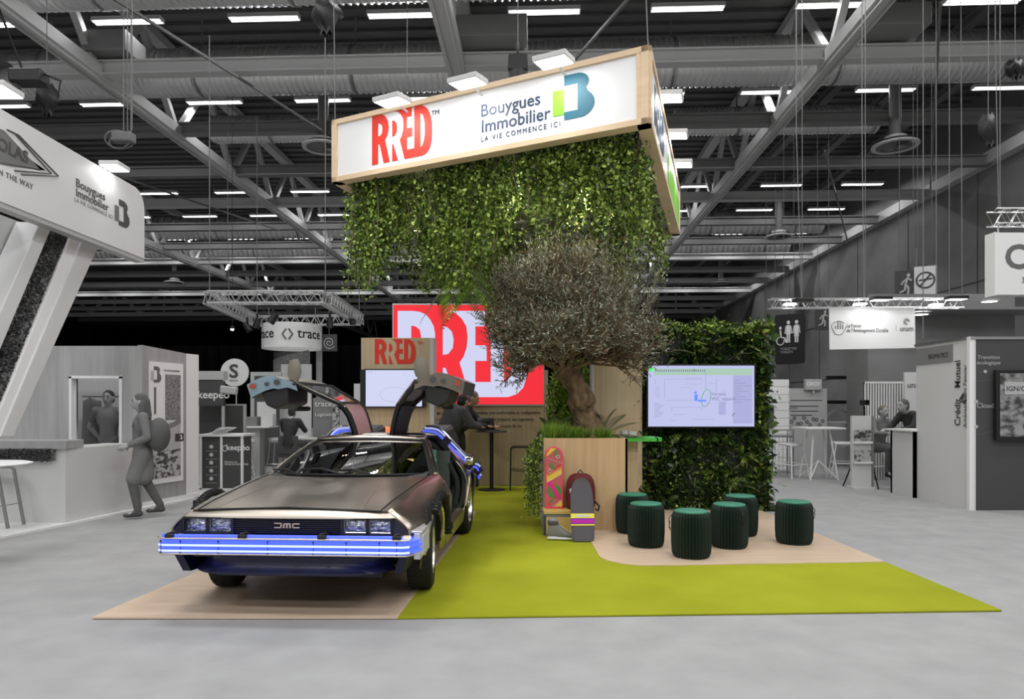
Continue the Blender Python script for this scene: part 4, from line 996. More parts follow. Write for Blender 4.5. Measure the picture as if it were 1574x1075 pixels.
m=MB(); m.lathe([(.0,.0),(.18,.0),(.22,.4),(.2,.4),(.18,.35),(0,.35)],n=20); m.build('pot','dark_grey',t)

# ================================================================ living wall with screen
t=thing('wood_partition','tall plain birch partition left of the living wall','partition',(1.5,9.75,.014)); 
m=MB(); m.b2((-.34,-.1,0),(.34,.1,2.56)); m.build('panel','birch',t,bevel=.003)
m=MB(); m.b2((-.375,-.12,0),(-.342,.12,2.56)); m.build('edge_strip','pink_edge' if 0 else 'off_white',t)
LW=thing('living_wall','tall living wall of dark green ferns and moss behind the pleated stools','plant wall',(2.70,9.95,.014))
m=MB(); m.b2((-.86,-.15,0),(.86,.2,2.56)); m.build('backing','black',LW)
m=MB(); m.b2((.865,-.17,0),(.885,.2,2.58)); m.build('edge_board','pine',LW)
cl=[];dl=[];sl_=[]
kinds=[[],[],[]]
for k in range(520):
    x=-.88+1.76*rng.random(); z=2.62*rng.random(); n=int(24+30*rng.random()); sz=.035+.10*rng.random()**2; kd=rng.choice([0,0,0,1,1,2]) 
    if rng.random()<.12: x=.87
    dirn=np.array([rng.normal(0,.5),-1,-.35+rng.normal(0,.5)]); 
    c=np.array([x,-.17,z])+rng.normal(0,1,(n,3))*np.array([.07,.05,.07]); c[:,1]=np.minimum(c[:,1],-.12); d=dirn+rng.normal(0,.6,(n,3)); kinds[kd].append((c,d,np.full(n,sz)*(.6+.8*rng.random(n))))
for kd,(mt,asp,nm) in enumerate((('leaf_dark',.28,'fern_foliage'),('leaf_dark',.65,'broad_foliage'),('leaf_hang',.5,'bright_foliage'))):
    c=np.concatenate([q[0] for q in kinds[kd]]); d=np.concatenate([q[1] for q in kinds[kd]]); s=np.concatenate([q[2] for q in kinds[kd]]); leaves(nm,c,d,rdir(len(c)),s,s*asp,mt,LW)['kind']='stuff'
n=1500; z=rng.random(n)*2.6; c=np.stack([.88+rng.normal(0,.02,n),-.16+rng.normal(0,.05,n),z],1); leaves('edge_foliage',c,rdir(n,.2),rdir(n),.05*np.ones(n),.028*np.ones(n),'leaf_warm_lit',LW)['kind']='stuff'  # warm light on the edge leaves is put into their colour
n=1500; x=rng.random(n)*1.75-.88; c=np.stack([x,-.12+rng.normal(0,.08,n),2.58+rng.normal(0,.04,n)+.05*np.sin(x*9)],1); leaves('top_foliage',c,rdir(n,.7),rdir(n),.07*np.ones(n),.03*np.ones(n),'leaf_hang',LW)['kind']='stuff'
for k in range(26):
    x=-.8+1.65*rng.random(); z=rng.choice([.25+rng.random()*1.1,2.1+.4*rng.random()]); frond((x,-.2,z),.25+.2*rng.random(),(rng.normal(0,.8),-.8,.3+rng.normal(0,.3)),(0,0,-1),.16,n=14,ll=.10,w=.016,mt='leaf_dark' if k%3 else 'leaf_hang',par=LW,name='fern_frond')
def tv(name,lab,x0,x1,z0,z1,Y,scr='screen_white',par=None,cat='screen',b=.02):
    t=thing(name,lab,cat,((x0+x1)/2,Y,(z0+z1)/2)); w_,h_=(x1-x0)/2,(z1-z0)/2
    m=MB(); m.b2((-w_-b,0,-h_-b),(w_+b,.06,h_+b)); m.build('bezel','black',t,bevel=.004)
    m=MB(); m.b2((-w_,-.006,-h_),(w_,0.0,h_)); m.build('display',scr,t); return t,w_,h_
mat('screen_lilac',(.02,.02,.04),.3,emit=(.58,.60,.90),es=.8,spec=.2)
t,w_,h_=tv('wall_screen','wide flat screen showing a floor plan on the living wall',1.905,3.385,1.21,2.06,9.55,'screen_lilac')
mat('screen_lilac',(.02,.02,.04),.3,emit=(.58,.60,.90),es=.8,spec=.2); mat('scr_green',(.02,.03,.02),.4,emit=(.42,.62,.50),es=.8); mat('scr_line',(.02,.02,.04),.4,emit=(.25,.25,.45),es=.7); mat('scr_blue',(.1,.2,.8),.4,emit=(.07,.18,.9),es=.8); mat('scr_mid',(.02,.02,.04),.4,emit=(.44,.45,.74),es=.8); mat('scr_dgreen',(.05,.3,.12),.4,emit=(.04,.30,.12),es=.6)
mat('scr_bgreen',(.05,.7,.12),.4,emit=(.05,.75,.15),es=.8)
YS=-.008
def scb(m,x0,y0,x1,y1): m.b2((-w_+x0*2*w_,YS-.002,h_-y0*2*h_),(-w_+x1*2*w_,YS,h_-y1*2*h_))
m=MB(); scb(m,.05,.045,.98,.155); m.build('toolbar','scr_green',t,smooth=0)
m=MB(); scb(m,.80,.16,.98,.95); scb(m,.665,.59,.73,.81); m.build('side_pane','scr_mid',t,smooth=0)
m=MB(); scb(m,0,.03,.045,.09); m.build('app_button','scr_bgreen',t,smooth=0)
m=MB(); scb(m,.435,.47,.465,.58); scb(m,.47,.56,.545,.59); m.ell((-w_+.445*2*w_,YS-.003,h_-.44*2*h_),(.018,.003,.018)); m.build('plan_fixture','scr_blue',t,smooth=0)
m=MB()
YS=-.010
for k in range(24): scb(m,.065+k*.02,.065,.075+k*.02,.10)
for a in[(.15,.22,.152,.54),(.15,.22,.5,.223),(.36,.20,.50,.203),(.36,.20,.361,.30),(.36,.30,.5,.303),(.5,.2,.501,.3),(.54,.1,.542,.4),(.64,.22,.642,.42),(.56,.29,.64,.292),(.30,.36,.40,.363),(.16,.57,.55,.573),(.22,.68,.5,.683),(.22,.68,.222,.76),(.5,.68,.502,.72),(.42,.88,.62,.883),(.24,.8,.34,.803),(.2,.9,.26,.903),(.06,.60,.062,.86),(.06,.22,.062,.30)]: scb(m,*a)
for k in range(9): scb(m,.81,.24+k*.045,.81+.05+.11*((k*7)%5)/4,.245+k*.045)
for k in range(8): scb(m,.07,.62+k*.03,.10+.04*((k*3)%4)/3,.625+k*.03)
for k in range(5): scb(m,.06,.36+k*.035,.11,.364+k*.035)
m.build('plan_lines','scr_line',t,smooth=0)
m=MB(); m.tube([(-w_+(.545+.042*math.cos(a)+.015*math.sin(a))*2*w_,-.012,h_-(.53-.14*math.sin(a))*2*h_) for a in np.linspace(0,2*PI,25)[:-1]],.004,4,closed=True); m.build('plan_ellipse','scr_dgreen',t)
text('plan_lettering','Version',.065,'scr_line',frame((-w_+.595*2*w_,-.012,h_-.49*2*h_),(1,0,0)),t); text('plan_lettering','WC séparé',.07,'scr_line',frame((-w_+.595*2*w_,-.012,h_-.57*2*h_),(1,0,0)),t)

# ================================================================ back wall with big screen, tower
t=thing('display_wall','long pale birch wall carrying the giant red screen','wall panel',(-.6,12.75,.014))
m=MB(); m.b2((-1.9,-.02,0),(1.27,.25,2.15)); m.build('panel','birch',t,bevel=.003)
m=MB(); 
for x in(-.55,1.20): m.b2((x,-.024,0),(x+.006,-.02,2.15))
m.build('panel_joint','dark_grey',t)
lines=['engagé pour pensé... plus de durables, plus confortables et configurables.','RED maîtrise tout... mise en commun pour préparer des logements','respect de la vie de chacun en fonction de son mode de vie.']
for i,l in enumerate(lines): text('wall_lettering',l,.088,'dark_grey',frame((-.92,-.026,1.33-.125*i),(1,0,0)),t,xs=.80)
BS=thing('giant_screen','giant red screen with oversized white letters on the birch wall','screen',(-.82,12.68,1.5))
m=MB(); m.b2((-1.40,0,0),(1.42,.05,1.90)); m.build('cabinet','off_white',BS,bevel=.004)
m=MB(); m.b2((-1.38,-.01,.03),(1.40,0.0,1.87)); m.build('display','screen_red',BS,smooth=0)
rred(frame((-1.30,-.014,.16),(1,0,0)),2.42,1.60,'screen_white',BS)
text('trademark_lettering','TM',.22,'screen_white',frame((1.13,-.014,1.55),(1,0,0)),BS)
TW=thing('display_tower','pale birch tower with red letters and a screen behind the car','display tower',(-1.84,11.0,.014))
m=MB(); m.b2((-.59,0,0),(.52,.35,2.58)); m.build('panel','birch',TW,bevel=.003)
m=MB(); m.b2((.52,-.01,0),(.585,.35,2.58)); m.build('edge_strip','off_white',TW,bevel=.003)
rred(frame((-.37,-.006,2.16),(1,0,0)),.66,.40,'red',TW); text('trademark_lettering','TM',.07,'red',frame((.31,-.006,2.47),(1,0,0)),TW)
t,w_,h_=tv('wall_screen','flat screen with pale drawing under the red letters on the birch tower',-2.34,-1.44,1.49,2.07,10.93)
for a,b in((-w_-.09,-w_),(w_,w_+.06)): m=MB(); m.b2((a,0,-h_-.01),(b,.05,h_+.01)); m.build('side_bezel','black',t)
m=MB()
for k in range(9): m.b2((.15+.01*k,-.009,.24-.035*k),(.20+.012*k,-.007,.243-.035*k))
m.tube([(.0+.22*math.cos(a),-.009,-.10+.12*math.sin(a)) for a in np.linspace(0,2*PI,20)[:-1]],.003,4,closed=True)
for k in(0,1): m.ell((-w_+.04+.05*k,-.008,h_-.035),(.011,.002,.011),n=8,m=5)
m.build('drawing_lines','scr_mid',t)
mat('orange_glow',(.9,.2,.08),.5,emit=(1,.16,.05),es=.9)
t=thing('table_lamp','small orange lamp glowing low in front of the birch tower','lamp',P(592,672,10.4)); m=MB(); m.lathe([(0,.16),(.10,.14),(.13,-.02),(.12,-.04)],n=16); m.build('lamp_shade','orange_glow',t); 
m=MB(); m.tube([(0,0,0),(0,0,-.98)],.015,6); m.lathe([(0,-.98),(.12,-.98),(.12,-.96),(0,-.96)],n=14); m.build('base','black',t)
# bar table, laptop, chair
t=thing('bar_table','round black bar table with laptop in front of the birch wall','table',(-.36,12.05,.014))
m=MB(); m.lathe([(0,1.02),(.27,1.02),(.275,1.035),(.27,1.05),(0,1.05)],n=28); m.build('table_top','dark_grey',t)
m=MB(); m.tube([(0,0,.02),(0,0,1.03)],.034,12); m.build('column','black',t); m=MB(); m.lathe([(.24,0),(.24,.012),(.03,.03)],n=24); m.build('base_plate','black',t)
t=thing('laptop','open black laptop on the bar table','laptop',(-.40,11.98,1.064),R(25))
m=MB(); m.box((0,0,.008),(.32,.22,.016)); m.build('keyboard_base','black',t,bevel=.003); m=MB(); m.box((0.0,.15,.115),(.32,.012,.22),Matrix.Rotation(R(-15),4,'X')); m.build('display','black_gloss',t,bevel=.003)
t=thing('bar_chair','black tubular bar chair half hidden by the trailing ivy','chair',(.22,12.1,.014))
m=MB()
for y in(-.17,.17): m.tube([(-.25,y,0),(-.24,y,.72),(-.20,y,.76),(.18,y,.76),(.24,y,.95),(.27,y,1.02)],.014,8); m.tube([(.25,y,0),(.20,y,.76)],.014,8); m.tube([(-.245,y,.36),(.23,y,.30)],.008,6)
m.tube([(-.24,-.17,.3),(-.24,.17,.3)],.01,6); m.build('frame','black',t)
m=MB(); m.box((0,0,.765),(.42,.38,.02)); m.build('seat','black',t,bevel=.008)
m=MB(); m.grid([[(.27+.05*q-.03*math.cos(a*1.3),.19*a,.88+.10*q*2) for a in np.linspace(-1,1,7)] for q in np.linspace(0,1,4)]); o=m.build('backrest','black',t); q=o.modifiers.new('s','SOLIDIFY'); q.thickness=.012

# ================================================================ pleated stools
def stool():
    t=thing('pleated_stool','x','stool'); m=MB(); n=36; rows=[]
    prof=[(.165,0),(.178,.015),(.188,.05),(.194,.14),(.195,.22),(.194,.32),(.188,.40),(.176,.43),(.165,.438)]
    for r,z in prof:
        row=[]
        for j in range(2*n+1):
            a=PI*j/n; rr=r*(1.0 if j%2 else .90); row.append((rr*math.cos(a),rr*math.sin(a),z))
        rows.append(row)
    m.grid(rows,flip=False); m.build('pleated_body','stool_green',t,smooth=0)
    m=MB(); m.lathe([(0,.452),(.155,.452),(.163,.447),(.163,.436),(0,.436)],n=36); m.build('seat_pad','stool_top',t)
    m=MB(); m.lathe([(0,.0),(.163,.0),(.163,.012),(0,.012)],n=36); m.build('base_disc','black',t)
    m=MB(); m.tube([(.185,-.03,.40),(.215,-.05,.36),(.21,-.055,.28),(.20,-.04,.24),(.212,-.02,.27),(.205,-.045,.33)],.004,5); m.build('cord_loop','black',t)
    return t
st0=None
for px,top,bot,rz,lab in[(993,0,844.6,2.4,'dark green pleated stool second from the planter, in front of the one by the planter'),(972,0,823,1,'dark green pleated stool tucked closest to the oak planter'),(1062.5,0,862,2.9,'dark green pleated stool standing nearest the front of the mat'),(1121,0,846.4,-1.0,'dark green pleated stool in the middle with a hanging cord loop'),(1138,0,827,1,'dark green pleated stool closest to the living wall'),(1220.5,0,840,.2,'dark green pleated stool standing alone at the right end')]:
    Y=1575/(bot-624)*(1500-22)/1500+.185; loc=((px-787)*Y/1050,Y,.023)
    if st0 is None: st0=stool(); st0.location=loc; st0.rotation_euler=(0,0,rz); st0['label']=lab
    else: dup(st0,loc,rz,lab)
    bpy.context.view_layer.update()
for o in COL.objects:
    if o.name.startswith('pleated_stool'): o['group']='pleated stools in front of the living wall'

# ================================================================ film props at the planter
mat('hover_pink',(.80,.055,.14),.4); mat('hover_red',(.58,.03,.05),.4); mat('hover_yellow',(.75,.50,.05),.4); mat('hover_green',(.08,.22,.05),.4); mat('hover_mag',(.75,.01,.20),.4); mat('hover_rose',(.50,.10,.10),.45)
t=thing('display_crate','low grey crate printed with sneaker pictures at the planter corner','crate',(.56,7.93,.014))
m=MB(); m.b2((-.20,-.16,0),(.33,.16,.27)); m.build('box','wood_crate' if 0 else 'mid_grey',t,bevel=.004)
m=MB(); m.b2((-.17,-.163,.03),(.30,-.161,.22)); m.build('print_panel','plate_yellow',t); m=MB(); m.b2((-.20,-.17,.255),(.33,.16,.285)); m.build('lid','plate_yellow',t)
m=MB()
for k in range(14): m.b2((-.198,-.166,.02+.016*k),(-.175,-.162,.028+.016*k))
m.build('print_border','black',t)
hb_=thing('hover_toy_board','pink red and yellow flying skateboard without wheels leaning on the planter','board',(.495,7.97,.302)); hb_.rotation_euler=(R(-5),0,R(2))
out=[(-.105,0),(.105,0)]+[(.105*math.cos(R(a)),.62+.105*math.sin(R(a))*.95) for a in range(0,181,15)]
def hbf(pts,mt,nm,off): m=MB(); m.prism([(x,off,z) for x,z in pts],(0,-.002,0)); return m.build(nm,mt,hb_,fix=True,smooth=0)
m=MB(); m.prism([(x,0,z) for x,z in out],(0,.03,0)); m.build('deck','hover_pink',hb_,fix=True,bevel=.004)
hbf([(-.088,.02),(.088,.02),(.088,.62)]+[(.088*math.cos(R(a)),.62+.085*math.sin(R(a))) for a in range(15,180,15)]+[(-.088,.62)],'hover_rose','graphic_field',-.001)
hbf([(-.088,.30),(.088,.40),(.088,.50),(-.088,.39)],'hover_yellow','graphic_band',-.004); hbf([(-.088,.60),(.03,.70),(-.04,.70),(-.085,.64)],'hover_yellow','graphic_band',-.004); hbf([(0,.02),(.088,.02),(.088,.10)],'hover_yellow','graphic_band',-.004)
hbf([(.085*math.cos(R(a)),.20+.075*math.sin(R(a))) for a in range(0,360,20)],'hover_green','graphic_leaf',-.004); hbf([(-.06,.50),(-.03,.54),(.03,.45),(.0,.43)],'hover_green','graphic_leaf',-.004); hbf([(0,.62),(.02,.69),(.05,.66),(.03,.61)],'hover_green','graphic_leaf',-.004)
hbf([(-.08,.30),(-.04,.32),(.075,.13),(.03,.12)],'hover_mag','graphic_slash',-.007)
hbf([(-.07,.04),(-.02,.09),(.0,.13),(-.05,.10)],'hover_green','graphic_leaf',-.004)
m=MB()
for a,b,c_,d in((-.09,.585,.09,.52),(-.09,.47,.09,.41),(-.09,.30,.09,.39),(-.02,.02,.07,.09)):
    m.tube([(a,-.006,b),(c_,-.006,d)],.0028,4)
for cx,cz in((.045,.60),(-.055,.43)): m.tube([(cx+.018*math.cos(q),-.007,cz+.018*math.sin(q)) for q in np.linspace(0,2*PI,13)[:-1]],.004,4,closed=True)
m.build('graphic_lines','off_white',hb_)
for k in range(9):
    x=-.075+k*.0185; hbf([(x,.365+(x+.088)*.57),(x+.010,.370+(x+.088)*.57),(x+.012,.425+(x+.088)*.6),(x+.001,.42+(x+.088)*.6)],'hover_red','graphic_lettering',-.006)
# backpack
mat('maroon',(.10,.008,.008),.7); mat('maroon_light',(.16,.015,.012),.7)
bk=thing('backpack','dark red school backpack leaning on the planter above the skateboard','backpack',(.80,7.98,.300),0)
m=MB(); rows=[]
for i,(z,hw,hd) in enumerate([(0,.14,.07),(.02,.165,.095),(.12,.172,.105),(.24,.168,.10),(.33,.155,.09),(.38,.125,.075),(.405,.08,.05),(.41,.02,.02)]):
    rows.append([(hw*math.copysign(abs(math.cos(a))**.6,math.cos(a)),hd*math.copysign(abs(math.sin(a))**.6,math.sin(a)),z) for a in np.linspace(0,2*PI,25)])
m.grid(rows); m.build('bag_body','maroon',bk,fix=True)
m=MB(); rows=[]
for z,hw,hd in[(.015,.10,.0),(.03,.125,.05),(.13,.13,.055),(.20,.125,.045),(.215,.11,.0)]:
    rows.append([(hw*c_,-.09-hd*(1-abs(c_)**4),z) for c_ in np.linspace(-1,1,13)])
m.grid(rows); m.build('front_pocket','maroon_light',bk)
m=MB(); m.tube([(.14*math.cos(a),-.075,.23+.13*math.sin(a)) for a in np.linspace(.1,PI-.1,14)],.006,5); m.tube([(-.12,-.125,.20),(0,-.14,.205),(.12,-.125,.20)],.005,5); m.build('zip','black',bk)
m=MB(); m.tube([(.17,0,.08),(.215,-.03,.03),(.20,-.05,-.02),(.17,-.03,.0)],.012,6); m.tube([(-.03,.02,.41),(0,.02,.45),(.03,.02,.41)],.008,6); m.build('strap','black',bk)
m=MB(); m.poly([(.0,-.125,.30),(.028,-.122,.275),(.0,-.128,.25),(-.028,-.122,.275)]); m.build('patch','hover_yellow',bk)
# skateboard
mat('grip_grey',(.095,.09,.105),.9); mat('tape_yellow',(.80,.72,.06),.4); mat('tape_purple',(.30,.01,.55),.4)
sk=thing('skateboard','grey grip tape skateboard with yellow and purple bands propped upright','skateboard',(.775,7.44,.016)); sk.rotation_euler=(R(-13),0,R(3))
def skrow(z,hw): return [(hw*c_,-.0+.02*max(0,(z-.58)/.15)**2*3*0+ (.03*((z-.62)/.12)**2 if z>.62 else 0)*-1,z) for c_ in np.linspace(-1,1,7)]
prof=[(0,.095),(.012,.112),(.04,.121),(.15,.128),(.35,.130),(.50,.125),(.58,.112),(.63,.095),(.67,.068),(.69,.035),(.695,.01)]
m=MB(); m.grid([skrow(z,h) for z,h in prof]); o=m.build('deck','grip_grey',sk); q=o.modifiers.new('s','SOLIDIFY'); q.thickness=.014; q.offset=1
def skband(z0,z1,mt,nm):
    m=MB(); m.b2((-.129,-.0185,z0),(.129,-.0165,z1)); return m.build(nm,mt,sk)
skband(.255,.305,'tape_yellow','deck_band'); skband(.195,.25,'tape_purple','deck_band'); skband(.175,.190,'tape_yellow','deck_band')
m=MB(); m.b2((-.08,-.0205,.268),(.08,-.0185,.292)); m.build('band_label','off_white',sk)
m=MB(); 
for k in range(12): m.prism([(-.115+k*.02,-.0195,.205+.004*(k%3)),(-.105+k*.02,-.0195,.205),(-.10+k*.02,-.0195,.238),(-.112+k*.02,-.0195,.234-.005*(k%2))],(0,-.001,0))
m.build('band_lettering','hover_mag',sk)
for z in(.12,.56):
    m=MB(); m.tube([(-.10,.055,z),(.10,.055,z)],.008,6); m.box((0,.03,z),(.05,.05,.06)); tr_=m.build('truck','aluminium',sk)
    for s in(-1,1): m=MB(); m.lathe([(0,-.016),(.026,-.016),(.028,0),(.026,.016),(0,.016)],(s*.105,.055,z),16,'X'); m.build('wheel','off_white',tr_)
# sneaker
sn=thing('high_top_sneaker','silver grey high top sneaker standing at the foot of the printed crate','shoe',(.52,7.56,.016),R(0))
m=MB(); rows=[]
for x,w,h in[(-.13,.02,.02),(-.12,.035,.045),(-.06,.042,.045),(.03,.048,.035),(.12,.05,.03),(.17,.035,.03),(.185,.01,.02)]: rows.append([(x,w*math.cos(a),max(0,h*.5+h*.5*math.sin(a))) for a in np.linspace(0,2*PI,13)])
m.grid(rows); m.build('sole','off_white',sn)
m=MB(); rows=[]
for x,w,z0,z1 in[(-.125,.02,.03,.14),(-.11,.038,.03,.24),(-.06,.042,.03,.25),(-.01,.042,.03,.22),(.02,.04,.03,.15),(.06,.042,.03,.11),(.12,.042,.025,.075),(.165,.028,.025,.05),(.178,.005,.025,.03)]:
    rows.append([(x,w*math.copysign(abs(math.cos(a))**.7,math.cos(a)),(z0+z1)/2+(z1-z0)/2*math.sin(a)) for a in np.linspace(0,2*PI,17)])
m.grid(rows); m.build('upper','mid_grey',sn,smooth=60)
m=MB(); m.b2((-.125,-.05,.17),(-.01,.05,.215)); m.build('ankle_strap','dark_grey',sn,bevel=.01); m=MB()
for k in range(6): m.tube([(.0+.022*k,-.03,.165-.014*k),(.006+.022*k,.03,.165-.014*k)],.004,5)
m.build('laces','white',sn)
# ================================================================ people
def limbs(name,segs,mt,par,vox=.016,sm=6):
    m=MB()
    for s in segs:
        if s[0]=='e': m.ell(s[1],s[2],s[3] if len(s)>3 else None,16,12)
        else: m.cap(s[0],s[1],s[2],s[3],12)
    o=m.build(name,mt,par,smooth=180)
    r=o.modifiers.new('r','REMESH'); r.mode='VOXEL'; r.voxel_size=vox; r.use_smooth_shade=True
    q=o.modifiers.new('s','SMOOTH'); q.factor=.5; q.iterations=sm
    return o
def person(name,label,loc,rz,J=None,mats=None,scale=1,grp=None,skirt=False,vox=.014,hands='relax',head_turn=(0,0),bulk=1):
    """standing figure facing -Y; joints in metres for a 1.75 m body"""
    A=dict(hip=(0,0,.93),chest=(0,0,1.28),neck=(0,.01,1.46),head=(0,-.01,1.62),
      shL=(.185,0,1.41),elL=(.23,.02,1.13),wrL=(.235,-.06,.89),shR=(-.185,0,1.41),elR=(-.23,.02,1.13),wrR=(-.235,-.06,.89),
      hpL=(.095,0,.90),knL=(.11,-.02,.50),anL=(.115,.02,.09),hpR=(-.095,0,.90),knR=(-.11,-.02,.50),anR=(-.115,.02,.09))
    if J: A.update(J)
    A={k:Vector(v) for k,v in A.items()}
    m_=dict(skin='skin',top='suit',legs='cloth_dark',shoe='black',hair='hair_dark',sleeve=1)
    if mats: m_.update(mats)
    t=thing(name,label,'person',loc,rz,grp); t.scale=(scale,)*3
    yaw,pit=head_turn; HR=Matrix.Rotation(yaw,3,'Z')@Matrix.Rotation(pit,3,'X'); hd=A['head']
    hp=lambda v: hd+HR@Vector(v)
    seg=[('e',hd,(.077,.095,.112),HR),('e',hp((0,-.045,-.055)),(.052,.055,.055),HR),(hp((0,-.02,-.06)),.052,A['neck'],.056),(A['neck'],.058,A['neck'].lerp(A['chest'],.3),.075),
         (hp((0,-.093,.0)),.010,hp((0,-.112,-.028)),.014),('e',hp((.078,.005,-.005)),(.012,.022,.032),HR),('e',hp((-.078,.005,-.005)),(.012,.022,.032),HR),
         (hp((-.02,-.093,-.06)),.008,hp((.02,-.093,-.06)),.008),
         ('e',A['chest'],(.15,.10,.20)),('e',A['hip'],(.145,.10,.14)),(A['chest'],.115,A['hip'],.11)]
    for s in'LR':
        seg+=[(A['sh'+s],.052,A['el'+s],.040),(A['el'+s],.040,A['wr'+s],.027),(A['neck'].lerp(A['chest'],.35),.06,A['sh'+s],.052),(A['hp'+s],.085,A['kn'+s],.055),(A['kn'+s],.055,A['an'+s],.038),(A['an'+s],.038,A['an'+s]+Vector((0,-.12,-.05)),.03)]
        w_=A['wr'+s]; d=(w_-A['el'+s]).normalized(); sx=1 if s=='L' else -1
        side=d.cross(Vector((0,1,0)));  side=side.normalized() if side.length>.3 else Vector((sx,0,0))
        pal=w_+d*.05; seg.append((w_,.026,pal+d*.03,.030))
        for k,(o_,L) in enumerate(((-.030,.062),(-.010,.074),(.010,.070),(.029,.055))):
            b=pal+d*.045+Vector((0,1,0)).cross(d).normalized()*0+side.cross(d).normalized()*o_; mid=b+d*L*.55; tip=mid+(d*.7+side*-.35*sx*sx).normalized()*L*.5
            seg+= [(b,.0095,mid,.009),(mid,.009,tip,.0075)]
        tb_=pal+side.cross(d).normalized()*.035; seg.append((tb_-d*.01,.012,tb_+(d*.6+side.cross(d).normalized()*.7).normalized()*.045,.009))
    limbs('body',seg,m_['skin'],t,vox*.75,3)
    # face
    f=MB()
    for s in(-1,1): f.ell(hp((s*.030,-.086,.008)),(.011,.006,.006),HR,8,6)
    f.build('eyes','black',t); f=MB()
    for s in(-1,1): f.tube([hp((s*.014,-.093,.028)),hp((s*.032,-.092,.033)),hp((s*.048,-.082,.026))],.004,5)
    f.build('eyebrows',m_['hair'],t); f=MB(); f.tube([hp((-.02,-.101,-.062)),hp((0,-.104,-.063)),hp((.02,-.101,-.062))],.0035,5); f.build('mouth','maroon',t)
    # hair
    hs=[('e',hp((0,.018,.028)),(.084,.098,.100),HR),('e',hp((0,.045,-.02)),(.078,.07,.08),HR)]
    if m_.get('long'): hs+=[(hp((0,.05,0)),.085,hp((0,.08,-.20)),.075),(hp((.05,.04,-.02)),.05,hp((.08,.02,-.22)),.04),(hp((-.05,.04,-.02)),.05,hp((-.08,.02,-.22)),.04)]
    limbs('hair',hs,m_['hair'],t,vox*.8,3)
    # top
    e=.022; sg=[('e',A['chest'],(.175,.125,.20)),(A['chest']+Vector((0,0,.03)),.135,A['hip']+Vector((0,0,.06)),.125),('e',A['hip'],(.165,.12,.13)),(A['neck']+Vector((0,0,-.03)),.070,A['chest'],.10)]
    for s in'LR':
        sg+=[(A['neck'].lerp(A['chest'],.35),.075,A['sh'+s],.07),(A['sh'+s],.070,A['el'+s].lerp(A['sh'+s],1-m_['sleeve'] if m_['sleeve']<1 else 0),.056)]
        if m_['sleeve']>=1: sg.append((A['el'+s],.056,A['wr'+s].lerp(A['el'+s],.06),.042))
    if m_.get('coat'): 
        L=m_['coat']; sg+=[(A['hip'],.13,A['hip']+Vector((0,0,-L)),.15),(A['hpL'],.11,A['hpL'].lerp(A['knL'],min(1,L/.4)),.11),(A['hpR'],.11,A['hpR'].lerp(A['knR'],min(1,L/.4)),.11)]
    sg=[(q[0],q[1],tuple(w*bulk for w in q[2])) if q[0]=='e' else (q[0],q[1]*bulk,q[2],q[3]*bulk) for q in sg]
    limbs('jacket' if m_.get('coat') else 'shirt',sg,m_['top'],t,vox)
    sg=[('e',A['hip']+Vector((0,0,-.02)),(.155,.115,.12))]
    for s in'LR': sg+=[(A['hp'+s],.10,A['kn'+s],.070),(A['kn'+s],.070,A['an'+s]+Vector((0,0,.02)),.052)]
    limbs('trousers',sg,m_['legs'],t,vox)
    for s in'LR':
        a=A['an'+s]; d=Vector((0,-1,0)); limbs('shoe',[(a+Vector((0,.03,-.045)),.042,a+Vector((0,-.15,-.055)),.034),(a,.045,a+Vector((0,-.05,-.035)),.045)],m_['shoe'],t,vox)
    return t
G='people in grey'
# two men at the bar table
bend=dict(chest=(0,-.12,1.22),neck=(0,-.22,1.38),head=(0,-.32,1.50),hip=(0,.03,.93),shL=(.19,-.17,1.34),shR=(-.19,-.17,1.34),elL=(.26,-.36,1.12),wrL=(.18,-.58,1.08),elR=(-.26,-.32,1.12),wrR=(-.14,-.56,1.08))
person('person','person in a grey suit seen from behind leaning on the black bar table',(-1.10,11.5,.014),R(128),bend,dict(top='suit',hair='hair_dark',coat=.25),head_turn=(.3,.3),bulk=1.3,scale=1.04)
bend2=dict(bend); bend2.update(head=(0,-.30,1.56),neck=(0,-.20,1.42))
person('person','grey haired person in a dark suit bending towards the laptop',(-1.0,12.32,.014),R(80),bend2,dict(top='cloth_dark',hair='hair_grey',coat=.2),head_turn=(0,.35),scale=1.04,bulk=1.2)
# woman in a grey coat walking on the left
walk=dict(knL=(.07,-.12,.49),anL=(.06,-.06,.10),knR=(-.07,.04,.50),anR=(-.06,.22,.13),elL=(.27,.06,1.13),wrL=(.20,-.16,1.02),elR=(-.27,.06,1.13),wrR=(-.2,-.16,1.02),head=(0,-.04,1.62))
wn=person('person','person walking in a mid grey coat and dark leggings before the framed poster',(-4.93,9.12,.014),R(-62),walk,dict(skin='skin_grey',top='cloth_mid',hair='cloth_grey',legs='cloth_grey',long=1,coat=.34,shoe='dark_grey'),scale=.95)
m=MB(); m.ell((.16,.20,1.16),(.17,.15,.24)); m.tube([(.10,.10,1.40),(.05,-.05,1.42),(.08,-.12,1.28)],.02,6); tag(m.build('shoulder_bag','cloth_grey',loc=(-4.93,9.12,.014)),'large grey rucksack on the back of the person walking before the poster','bag')
bpy.data.objects['shoulder_bag'].rotation_euler=(0,0,R(-62)); bpy.data.objects['shoulder_bag'].scale=(.95,)*3
# man in polo behind the booth window
person('person','person in a grey polo shirt standing behind the booth window opening',(-6.35,10.75,.03),R(8),dict(elL=(.30,.05,1.16),wrL=(.20,.12,.98),elR=(-.30,.05,1.16),wrR=(-.2,.12,.98)),dict(skin='skin_grey',top='cloth_mid',legs='dark_grey',sleeve=.6,hair='cloth_dark'),scale=.985)
